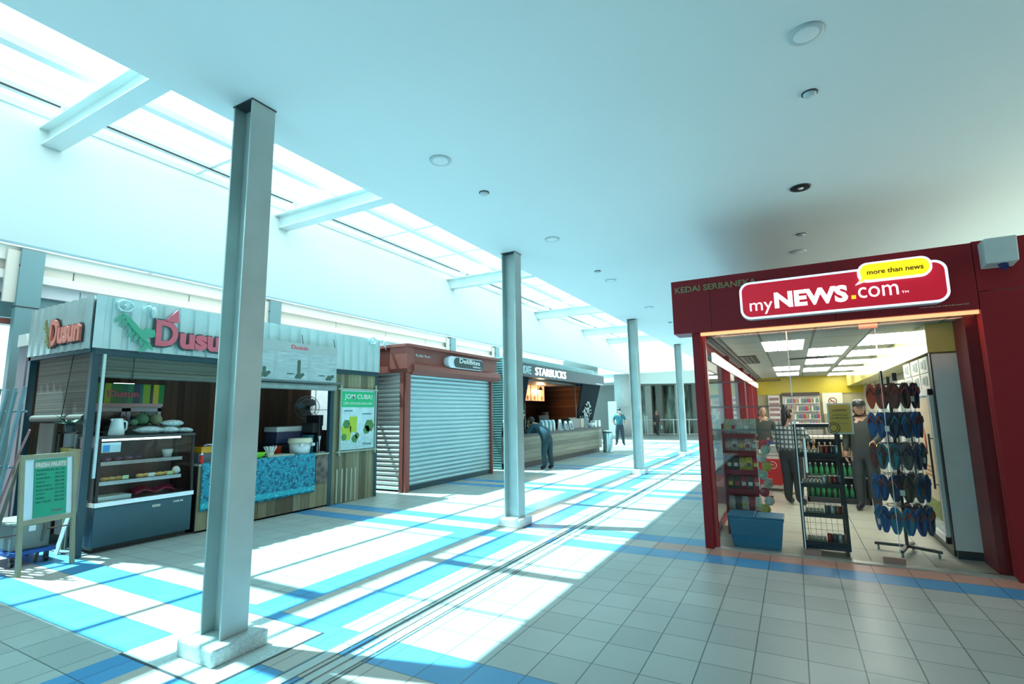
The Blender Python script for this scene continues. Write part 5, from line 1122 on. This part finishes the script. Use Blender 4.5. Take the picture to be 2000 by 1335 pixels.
b = B(); b.box(.74, 1.22, 16.72, 16.98, .014, 1.44); one('side_cabinet', b, mat((.32, .30, .22)), 'beige cabinet under the no smoking sign', 'cabinet')
# ---- right side: coolers
b = B(); b.box(1.36, SX1-.002, 7.14, SB-.05, 2.20, SH-.002); struct('trim_20', b, mat((.60, .52, .16), .22, name='glossy_yellow'))
t = thing('cooler_screen', 'tall plain grey screen panel by the right jamb, before the coolers', 'panel', (1.55, 7.6, Z0))
b = B(); b.box(1.38, 1.72, 7.15, 7.19, .10, 2.18); obj('side_panel', b, mat((.75, .73, .74), .35, 0), t)
b = B(); b.box(1.372, 1.385, 7.145, 7.20, .10, 2.19); obj('edge_strip', b, M_dark, t)
b = B(); b.box(1.40, 1.70, 7.16, 7.19, Z0, .10); obj('base', b, M_black, t)
b = B(); b.tube([(1.73, 7.10, .35), (1.735, 7.10, 1.5)], .014, 8); b.box(1.725, 1.738, 7.10, 7.16, .45, .47); b.box(1.725, 1.738, 7.10, 7.16, 1.35, 1.37); obj('pipe', b, mat((.4, .42, .42)), t)
for k in range(4):
    y0 = 7.24+.97*k; t = thing('drinks_cooler', ('glass-door drinks cooler nearest the glass front with a juice poster', 'second glass-door drinks cooler along the right wall', 'third glass-door drinks cooler along the right wall', 'farthest glass-door drinks cooler along the right wall')[k], 'cooler', (1.5, y0+.45, Z0), group='coolers along the right wall')
    x0 = 1.36
    b = B(); b.box(x0+.02, SX1-.01, y0, y0+.94, .12, 1.80); b.mi = 1; b.box(x0+.018, x0+.02, y0+.06, y0+.88, .2, 1.74); obj('cabinet', b, [mat((.06, .06, .06)), emit((.8, .85, .8), .25)], t)
    b = B(); b.box(x0+.03, SX1-.02, y0+.02, y0+.92, Z0, .12); obj('base', b, M_black, t)
    b = B(); b.box(x0-.02, x0+.016, y0, y0+.06, .14, 1.80); b.box(x0-.02, x0+.016, y0+.88, y0+.94, .14, 1.80); b.box(x0-.02, x0+.016, y0, y0+.94, 1.73, 1.80); b.box(x0-.02, x0+.016, y0, y0+.94, .14, .21); d = obj('door', b, M_white, t)
    b = B(); b.box(x0-.006, x0-.002, y0+.06, y0+.88, .21, 1.73); obj('pane', b, M_glassC, d)
    b = B(); b.tube([(x0-.05, y0+.09, .7), (x0-.05, y0+.09, 1.3)], .010, 8); b.cyl((x0-.05, y0+.09, .75), (x0-.02, y0+.05, .75), .006); b.cyl((x0-.05, y0+.09, 1.25), (x0-.02, y0+.05, 1.25), .006); obj('handle', b, M_black, d)
    if k == 0:
        b = B(); b.box(x0-.0095, x0-.007, y0+.14, y0+.84, .35, 1.70); b.mi = 1; b.lathe([(.0, 0), (.05, 0), (.05, .2), (.02, .26), (.02, .3), (0, .3)], (x0-.010, y0+.5, 1.05), 12, sx=.12); b.mi = 2
        for q in range(3): b.box(x0-.0105, x0-.0096, y0+.25, y0+.72, .80+.05*q, .825+.05*q)
        b.mi = 3; b.box(x0-.0105, x0-.0096, y0+.14, y0+.84, .35, .55); obj('door_poster', b, [mat((.75, .60, .42)), mat((.60, .10, .02)), mat((.45, .2, .08)), mat((.3, .35, .08), .5, var=.5, scale=20)], d)
    for q in range(6):
        pass
for k, (y, z, w) in enumerate(((7.34, 1.80, .42), (7.80, 1.80, .42), (8.3, 1.80, .42), (7.34, 1.99, .42), (7.8, 1.99, .46), (8.35, 1.99, .42), (8.9, 1.80, .4))):
    t = thing('carton', 'white carton stacked on the coolers, %s row, %s from the glass front' % ('upper' if z > 1.9 else 'lower', ordn[[0, 1, 2, 0, 1, 2, 3][k]]), 'box', (1.55, y, z), group='cartons on the coolers')
    b = B(); b.box(1.38, 1.66, y, y+w, z+.001, z+.185); obj('carton_body', b, mat((.60, .60, .52), .5), t, bevel=.004)
    b = B(); b.box(1.376, 1.379, y+.08, y+.2, z+.04, z+.15); b.box(1.376, 1.379, y+.24, y+.34, z+.06, z+.14); obj('carton_print', b, mat((.25, .3, .28)), t)
# ---- sandal rack
t = thing('sandal_rack', 'rotating black rack on wheels hung with flip-flops', 'rack', (.96, 7.18, Z0))
RC = (.98, 7.20)
b = B(); b.cyl((*RC, .08), (*RC, 1.95), .016, n=12); obj('pole', b, M_black, t)
for k, (a, L) in enumerate(((-.35, .30), (-.35+PI, .30), (1.22, .26), (1.22+PI, .26))):
    dx, dy = math.cos(a), math.sin(a)
    b = B(); p0 = Vector((*RC, .09)); p1 = Vector((RC[0]+dx*L, RC[1]+dy*L, .075)); s_ = Vector((-dy, dx, 0))*.018; u_ = Vector((0, 0, .014))
    b.add([p0+s_-u_, p0-s_-u_, p0-s_+u_, p0+s_+u_, p1+s_-u_, p1-s_-u_, p1-s_+u_, p1+s_+u_], [(0, 1, 2, 3), (7, 6, 5, 4), (0, 4, 5, 1), (1, 5, 6, 2), (2, 6, 7, 3), (3, 7, 4, 0)]); lg = obj('leg', b, M_black, t)
    b = B(); q = p1-Vector((dx, dy, 0))*.03; b.cyl((q.x-.01, q.y, Z0+.026), (q.x+.01, q.y, Z0+.026), .026, n=14); b.cyl((q.x, q.y, Z0+.03), (q.x, q.y, .07), .006, n=6); obj('caster', b, mat((.35, .36, .36), .3), lg)
TIER = (.52, .86, 1.20, 1.54, 1.86)
for z in TIER:
    b = B()
    for q in range(20): a = 2*PI*q/20; a2 = 2*PI*(q+1)/20; b.tube([(RC[0]+.15*math.cos(a), RC[1]+.15*math.sin(a), z), (RC[0]+.15*math.cos(a2), RC[1]+.15*math.sin(a2), z)], .004, 5)
    for q in range(8): a = 2*PI*q/8; b.tube([(*RC, z), (RC[0]+.15*math.cos(a), RC[1]+.15*math.sin(a), z), (RC[0]+.21*math.cos(a), RC[1]+.21*math.sin(a), z+.01), (RC[0]+.215*math.cos(a), RC[1]+.215*math.sin(a), z+.03)], .003, 4)
    obj('hook_ring', b, M_black, t)
b = B(); b.box(.90, .93, 7.17, 7.19, 1.86, 2.02); b.box(1.02, 1.06, 7.17, 7.19, 1.90, 1.99); obj('price_header', b, M_dark, t)
# pair of flip-flops, local coords: hung from the toe at origin, soles facing +X (outwards)
def sole(b, y0, z0, L=.285):
    P = []
    for i in range(22):
        a = 2*PI*i/22; u = math.cos(a); w = .047*(1+.18*u)*math.sin(a)*(1-.12*math.cos(2*a)); P.append((y0+w, z0-L/2+u*L/2))
    b.prism(P, 0, 0, .014)
def flip(colS, colT, name, label, loc, rz):
    t = thing('flip_flops', label, 'flip-flops', loc, rz, 'flip-flops on the rotating rack')
    for y in (-.047, .047):
        b = B(); sole(b, y, 0); s = obj('sole', b, colS, t, world=False)
        b = B(); b.tube([(.014, y-.036, -.13), (.028, y-.03, -.10), (.030, y, -.055), (.016, y, -.045)], .006, 6); b.tube([(.014, y+.036, -.13), (.028, y+.03, -.10), (.030, y, -.055)], .006, 6); obj('strap', b, colT, s, world=False)
    return t
fc = [('blue', (.008, .10, .33)), ('navy', (.012, .03, .11)), ('maroon', (.14, .03, .03)), ('black', (.015, .015, .018)), ('orange-red', (.45, .06, .02)), ('brown', (.12, .06, .04)), ('teal', (.01, .20, .28)), ('grey', (.11, .11, .12)), ('dark green', (.05, .09, .02)), ('olive', (.12, .11, .06))]
plan = [  # per tier: sole idx, strap idx, clockwise from the left
    [(0, 6), (0, 3), (6, 4), (0, 2), (1, 5), (0, 4), (1, 6), (3, 0), (2, 3)],
    [(0, 7), (1, 4), (3, 2), (9, 3), (0, 1), (1, 0), (8, 0), (3, 6), (1, 7)],
    [(2, 7), (6, 5), (7, 3), (7, 1), (1, 6), (5, 4), (8, 3), (3, 5), (0, 5)],
    [(0, 4), (1, 3), (3, 6), (0, 2), (1, 2), (7, 2), (3, 4), (5, 2), (0, 9)],
    [(4, 2), (2, 5), (5, 4), (3, 1), (2, 4), (0, 4), (1, 4), (1, 9), (3, 7)]]
tl = ('lowest', 'second lowest', 'middle', 'second highest', 'top')
for s, z in enumerate(TIER):
    for k, (i, j) in enumerate(plan[s]):
        a = math.radians(205+27*k+6*s); r = .235
        t2 = flip(mat(fc[i][1], .6), mat(fc[j][1], .5), '', '%s flip-flops, %s straps, %s from left, %s tier of rack' % (fc[i][0], fc[j][0], ordn[k], tl[s]), (RC[0]+r*math.cos(a), RC[1]+r*math.sin(a), z+.01), a)
        if (k*2+s) % 5 == 0:
            b = B(); b.box(.031, .033, -.022, .022, -.21, -.15); obj('price_tag', b, mat((.6, .7, .68)), t2, world=False)

# soda / magazines glow on shop left wall: greenish plants behind glass
t = thing('magazine_rack', 'slim rack of magazines along the shop left windows', 'rack', (-.8, 9.6, Z0))
b = B(); b.box(-.90, -.86, 9.6, 11.4, Z0, 1.25); b.box(-.9, -.70, 9.6, 11.4, Z0, .3); obj('frame', b, M_red, t)
for z in (.5, .75, 1.0): b = B(); b.box(-.86, -.72, 9.6, 11.4, z-.01, z); obj('shelf', b, M_red, t)
mg = [((.10, .3, .2), 'green'), ((.5, .5, .5), 'white'), ((.3, .2, .25), 'mauve'), ((.1, .2, .35), 'blue')]
for s, z in enumerate((.5, .75, 1.0)):
    for k in range(6):
        y = 9.63+.29*k; c = mg[(k+s) % 4]; b = B(); b.prism([(-.74, z), (-.735, z), (-.80, z+.24), (-.805, z+.24)], 1, y, y+.24)
        one('magazine', b, mat(c[0], .3, var=.4, scale=25), '%s magazine, %s shelf by the shop windows, %s from the front' % (c[1], ('low', 'middle', 'upper')[s], ordn[k]), 'magazine', 'magazines by the shop windows')
# ================================================================ PEOPLE
def person(label, loc, rz, J, mats, R={}, cap=None, hair=None, mask=None, bag=None, extra=None, S_=1.0):
    """J: joints in local metres (x right, y forward, z up). mats: dict skin, top, trousers, shoes, sleeve"""
    t = thing('person', label, 'person', loc, rz)
    names = ['pelvis', 'belly', 'chest', 'neck', 'head0', 'shL', 'elL', 'wrL', 'haL', 'shR', 'elR', 'wrR', 'haR', 'hiL', 'knL', 'anL', 'toL', 'hiR', 'knR', 'anR', 'toR']
    rad = dict(pelvis=(.19, .145), belly=(.18, .145), chest=(.21, .155), neck=(.068, .068), head0=(.06, .06), sh=(.095, .09), el=(.062, .062), wr=(.038, .034), ha=(.040, .024), hi=(.125, .13), kn=(.088, .088), an=(.062, .062), to=(.05, .036))
    E_ = [('pelvis', 'belly'), ('belly', 'chest'), ('chest', 'neck'), ('neck', 'head0')]
    for s in 'LR': E_ += [('chest', 'sh'+s), ('sh'+s, 'el'+s), ('el'+s, 'wr'+s), ('wr'+s, 'ha'+s), ('pelvis', 'hi'+s), ('hi'+s, 'kn'+s), ('kn'+s, 'an'+s), ('an'+s, 'to'+s)]
    me = bpy.data.meshes.new('body'); me.from_pydata([J[n] for n in names], [(names.index(a), names.index(c)) for a, c in E_], [])
    o = bpy.data.objects.new('tmp', me); C.objects.link(o)
    m = o.modifiers.new('s', 'SKIN'); m.use_smooth_shade = True; m.branch_smoothing = .4
    sv = me.skin_vertices[0].data
    for i, n in enumerate(names):
        k = n if n in rad else n[:2]; q = R.get(k, 1); sv[i].radius = (rad[k][0]*q, rad[k][1]*q); sv[i].use_root = (i == 0)
    m2 = o.modifiers.new('u', 'SUBSURF'); m2.levels = 2; m2.render_levels = 2
    dg = bpy.context.evaluated_depsgraph_get(); ev = bpy.data.meshes.new_from_object(o.evaluated_get(dg))
    b = B(); b.add([tuple(v.co) for v in ev.vertices], [tuple(p.vertices) for p in ev.polygons], True)
    bpy.data.objects.remove(o)
    # region per face: nearest bone
    reg = []
    def dseg(p, a, c):
        a = Vector(a); c = Vector(c); d = c-a; tt = max(0, min(1, (p-a).dot(d)/max(d.length_squared, 1e-9))); return (p-(a+d*tt)).length, tt
    for p in ev.polygons:
        c = p.center; best = min(((dseg(c, J[a], J[e]), a, e) for a, e in E_), key=lambda q: q[0][0])
        (dd, tt), a, e = best
        if e in ('belly', 'chest') : k = 'top' if not (a == 'pelvis' and tt < .25) else 'trousers'
        elif e == 'neck': k = 'top' if tt < .55 else 'skin'
        elif e == 'head0': k = 'skin'
        elif e[:2] == 'sh': k = 'top'
        elif e[:2] == 'el': k = 'top' if (tt < .75 or mats.get('long')) else 'skin'
        elif e[:2] == 'wr': k = 'top' if (mats.get('long') and tt < .9) else 'skin'
        elif e[:2] == 'ha': k = 'skin'
        elif e[:2] in ('hi', 'kn'): k = 'trousers'
        elif e[:2] == 'an': k = 'trousers' if tt < .92 else 'shoes'
        else: k = 'shoes'
        reg.append(['skin', 'top', 'trousers', 'shoes'].index(k))
    b.k = reg
    # head
    hd = Vector(J['head']); fw = Vector(J.get('face', (0, 1, 0))).normalized(); upv = Vector(J.get('headup', (0, 0, 1))).normalized(); sd_ = fw.cross(upv).normalized(); upv = sd_.cross(fw)
    Mx = Matrix((( sd_.x, fw.x, upv.x, hd.x), (sd_.y, fw.y, upv.y, hd.y), (sd_.z, fw.z, upv.z, hd.z), (0, 0, 0, 1)))
    b.M = Mx; b.mi = 0
    n0 = len(b.v)
    b.ell((0, 0, 0), .078, .098, .118, 18, 12)
    b.ell((0, .035, -.06), .052, .055, .05, 12, 8)                     # jaw
    b.ell((0, .100, -.012), .013, .018, .022, 8, 6)                    # nose
    for s in (-1, 1): b.ell((s*.080, -.005, -.01), .010, .020, .028, 8, 6)
    b.ell((0, .088, -.055), .024, .010, .008, 8, 5)                    # lips
    b.M = None
    # fingers
    for s in 'LR':
        h = Vector(J['ha'+s]); w = Vector(J['wr'+s]); d = (h-w).normalized(); a = Vector(J.get('palm'+s, (1, 0, 0))); sdv = d.cross(a).normalized() if abs(d.dot(a)) < .95 else d.orthogonal().normalized(); nv = d.cross(sdv)
        for k, L in enumerate((.062, .072, .068, .055)):
            p = h+d*.02+sdv*(.0175*(k-1.5)); q = p+d*L*.55+nv*.008; q2 = q+d*L*.4+nv*.022
            b.cyl(p, q, .0085, .0078, 8); b.cyl(q, q2, .0078, .006, 8); b.ell(q2, .006, .006, .006, 6, 4)
        p = h-d*.035+sdv*.026; q = p+d*.035+sdv*.026; b.cyl(p, q, .011, .009, 8); b.cyl(q, q+d*.028+nv*.008, .009, .0065, 8)
    obj('body', b, [mats['skin'], mats['top'], mats['trousers'], mats['shoes']], t, world=False)
    def part(n, fn, m):
        q = B(); q.M = Mx; fn(q); return obj(n, q, m, t, world=False)
    part('eyes', lambda q: [q.ell((s*.031, .088, .012), .011, .007, .006, 8, 5) for s in (-1, 1)], mat((.02, .015, .01), .3))
    if hair:
        part('hair', lambda q: (q.ell((0, -.022, .022), .086, .098, .112, 18, 10), [q.ell((s*.07, -.03, -.02-.0), .022, .05, .07, 8, 6) for s in (-1, 1)], q.ell((0, -.07, -.05), .065, .045, .09 if hair == 'short' else .2, 12, 8)), mat((.012, .009, .008), .5))
    if cap:
        part('cap', lambda q: (q.lathe([(.090, .035), (.095, .05), (.088, .10), (.05, .135), (0, .142)], (0, -.004, 0), 20, 1, 1.12), q.prism([(-.06, .07), (-.05, .15), (0, .17), (.05, .15), (.06, .07)], 2, .042, .052)), cap)
    if mask:
        part('face_mask', lambda q: (q.ell((0, .062, -.045), .060, .052, .050, 14, 8),), mask)
    if extra: extra(t)
    return t
SK = mat((.42, .24, .16), .5, name='skin')
def stand(h=1.74, lean=0):
    k = h/1.74
    J = dict(pelvis=(0, 0, .93), belly=(0, 0, 1.08), chest=(0, 0, 1.30), neck=(0, 0, 1.49), head0=(0, .01, 1.56), head=(0, .02, 1.625),
             hiL=(-.09, 0, .86), knL=(-.105, .02, .48), anL=(-.11, -.01, .09), toL=(-.13, .14, .035), hiR=(.09, 0, .86), knR=(.105, .02, .48), anR=(.11, -.01, .09), toR=(.13, .14, .035),
             shL=(-.185, 0, 1.42), elL=(-.24, -.03, 1.14), wrL=(-.25, .04, .90), haL=(-.245, .06, .83), shR=(.185, 0, 1.42), elR=(.24, -.03, 1.14), wrR=(.25, .04, .90), haR=(.245, .06, .83))
    return {a: tuple(x*k for x in v) for a, v in J.items()}
def img_rz(fx, fy): return math.atan2(-fx, fy)      # local +Y points to (fx, fy)
# standing man in cap, hands behind the hips
J = stand(1.74); J.update(elL=(-.30, -.06, 1.16), wrL=(-.22, -.14, .98), haL=(-.15, -.17, .96), elR=(.29, -.06, 1.16), wrR=(.22, -.13, .98), haR=(.16, -.17, .95), knL=(-.13, .03, .48), anL=(-.16, -.01, .09), toL=(-.20, .13, .035), knR=(.13, .03, .48), anR=(.17, .0, .09), toR=(.22, .13, .035), face=(-.2, 1, .02))
person('standing person in teal T-shirt, dark trousers, cap and face mask by the round white pillar', (-7.42, 24.3, 0), img_rz(.3, -1), J, dict(skin=SK, top=mat((.01, .11, .14), .7), trousers=mat((.01, .022, .035), .7), shoes=mat((.01, .01, .012), .5)), cap=mat((.01, .02, .03), .6), mask=mat((.45, .62, .62), .6), hair='short')
# leaning customer: feet, hips back, arms on counter; forward = -X
J = dict(pelvis=(0, -.12, .93), belly=(0, .00, 1.05), chest=(0, .20, 1.17), neck=(0, .36, 1.27), head0=(0, .42, 1.32), head=(0, .47, 1.36),
         hiL=(-.09, -.12, .87), knL=(-.10, -.04, .48), anL=(-.11, -.07, .09), toL=(-.12, .07, .035), hiR=(.09, -.12, .87), knR=(.11, -.10, .48), anR=(.12, -.17, .09), toR=(.14, -.03, .035),
         shL=(-.18, .27, 1.22), elL=(-.24, .42, 1.045), wrL=(-.10, .62, 1.03), haL=(-.03, .66, 1.025), shR=(.18, .27, 1.22), elR=(.24, .42, 1.045), wrR=(.12, .62, 1.03), haR=(.06, .67, 1.025), face=(0, 1, -.12), palmL=(0, 0, 1), palmR=(0, 0, 1))
person('person in dark clothes bent forward leaning on the coffee counter', (-6.36, 13.5, 0), img_rz(-1, .15), J, dict(skin=SK, top=mat((.006, .04, .06), .8), trousers=mat((.008, .035, .045), .7), shoes=mat((.015, .012, .012), .5), long=1), hair='short', R=dict(chest=1.1, belly=1.08))
# distant walker
J = stand(1.62); J.update(knR=(.10, .15, .48), anR=(.11, .22, .10), toR=(.12, .36, .07), knL=(-.10, .0, .46), anL=(-.10, -.12, .10), toL=(-.10, .02, .04), face=(0, 1, 0))
def hb(t):
    b = B(); b.box(-.36, -.24, -.08, .16, .42, .66); b.tube([(-.30, -.05, .66), (-.27, .03, .78), (-.30, .12, .66)], .010, 6); obj('shopping_bag', b, mat((.35, .5, .5), .6), t, world=False, bevel=.01)
person('distant walking person in dark clothes near the white guard rail', (-8.0, 34.4, 0), img_rz(.8, -.6), J, dict(skin=SK, top=mat((.04, .03, .04), .7), trousers=mat((.02, .02, .025), .7), shoes=mat((.02, .02, .02), .5), long=1), hair='long', extra=hb)
# barista
J = stand(1.68); J.update(elL=(-.25, .05, 1.14), wrL=(-.15, .26, 1.12), haL=(-.12, .33, 1.12), elR=(.25, .05, 1.14), wrR=(.15, .26, 1.12), haR=(.12, .33, 1.12))
def apron(t):
    b = B(); b.sheet(lambda u, v: (-.16+.32*u, .128+.02*math.sin(PI*u), .60+.72*v), 6, 6); obj('apron', b, mat((.01, .08, .03), .7), t, world=False, solid=.006)
person('barista person in black top and dark green apron inside the coffee kiosk', (-8.05, 15.2, 0), img_rz(1, -.6), J, dict(skin=SK, top=mat((.02, .02, .022), .7), trousers=M_dark, shoes=M_black), cap=mat((.015, .02, .018)), hair='short', extra=apron)
# shop customer in plaid
def plaid():
    t = T('plaid_shirt'); x, y, z, P = t.pos()
    f = t.ma('MAXIMUM', t.ma('LESS_THAN', t.ma('FRACT', t.ma('MULTIPLY', x, 16)), .35), t.ma('LESS_THAN', t.ma('FRACT', t.ma('MULTIPLY', z, 13)), .35))
    t.l.new(t.mix(f, lin((.42, .50, .50)), lin((.06, .08, .09))), t.b.inputs['Base Color']); t.b.inputs['Roughness'].default_value = .7; return t.m
J = stand(1.62); J.update(elR=(.25, .06, 1.14), wrR=(.20, .28, 1.05), haR=(.19, .35, 1.04), face=(.3, 1, -.1))
person('shopper person in a blue-grey checked shirt and dark trousers inside the shop', (-.10, 10.0, Z0), img_rz(.6, .8), J, dict(skin=SK, top=plaid(), trousers=mat((.015, .02, .025), .7), shoes=M_black, long=1), hair='long')
J = stand(1.64); J.update(elL=(-.24, .02, 1.12), wrL=(-.16, .20, 1.0), haL=(-.14, .27, .98))
def bg2(t):
    b = B(); b.add([(-.22, .16, .62), (.06, .16, .62), (.06, .30, .62), (-.22, .30, .62), (-.16, .18, .88), (0, .18, .88), (0, .28, .88), (-.16, .28, .88)], [(3, 2, 1, 0), (4, 5, 6, 7), (0, 1, 5, 4), (1, 2, 6, 5), (2, 3, 7, 6), (3, 0, 4, 7)]); b.tube([(-.14, .23, .88), (-.12, .25, .99), (-.04, .23, .88)], .01, 6); obj('handbag', b, mat((.01, .05, .18), .5), t, world=False)
person('shopper person in a dark patterned top carrying a blue bag behind the freezer', (-.62, 12.75, Z0), img_rz(.2, -1), J, dict(skin=SK, top=mat((.05, .06, .05), .7, var=.45, scale=18), trousers=mat((.25, .02, .04), .7), shoes=M_black, long=1), hair='short', extra=bg2)
J = stand(1.70); J.update(face=(-.4, 1, -.1), elL=(-.25, .05, 1.14), wrL=(-.2, .25, 1.05), haL=(-.19, .32, 1.03))
person('shop worker person in black cap and dark top beside the sandal rack', (.93, 9.85, Z0), img_rz(-.4, -1), J, dict(skin=SK, top=mat((.03, .035, .03), .7), trousers=M_dark, shoes=M_black, long=1), cap=M_black, hair='short')
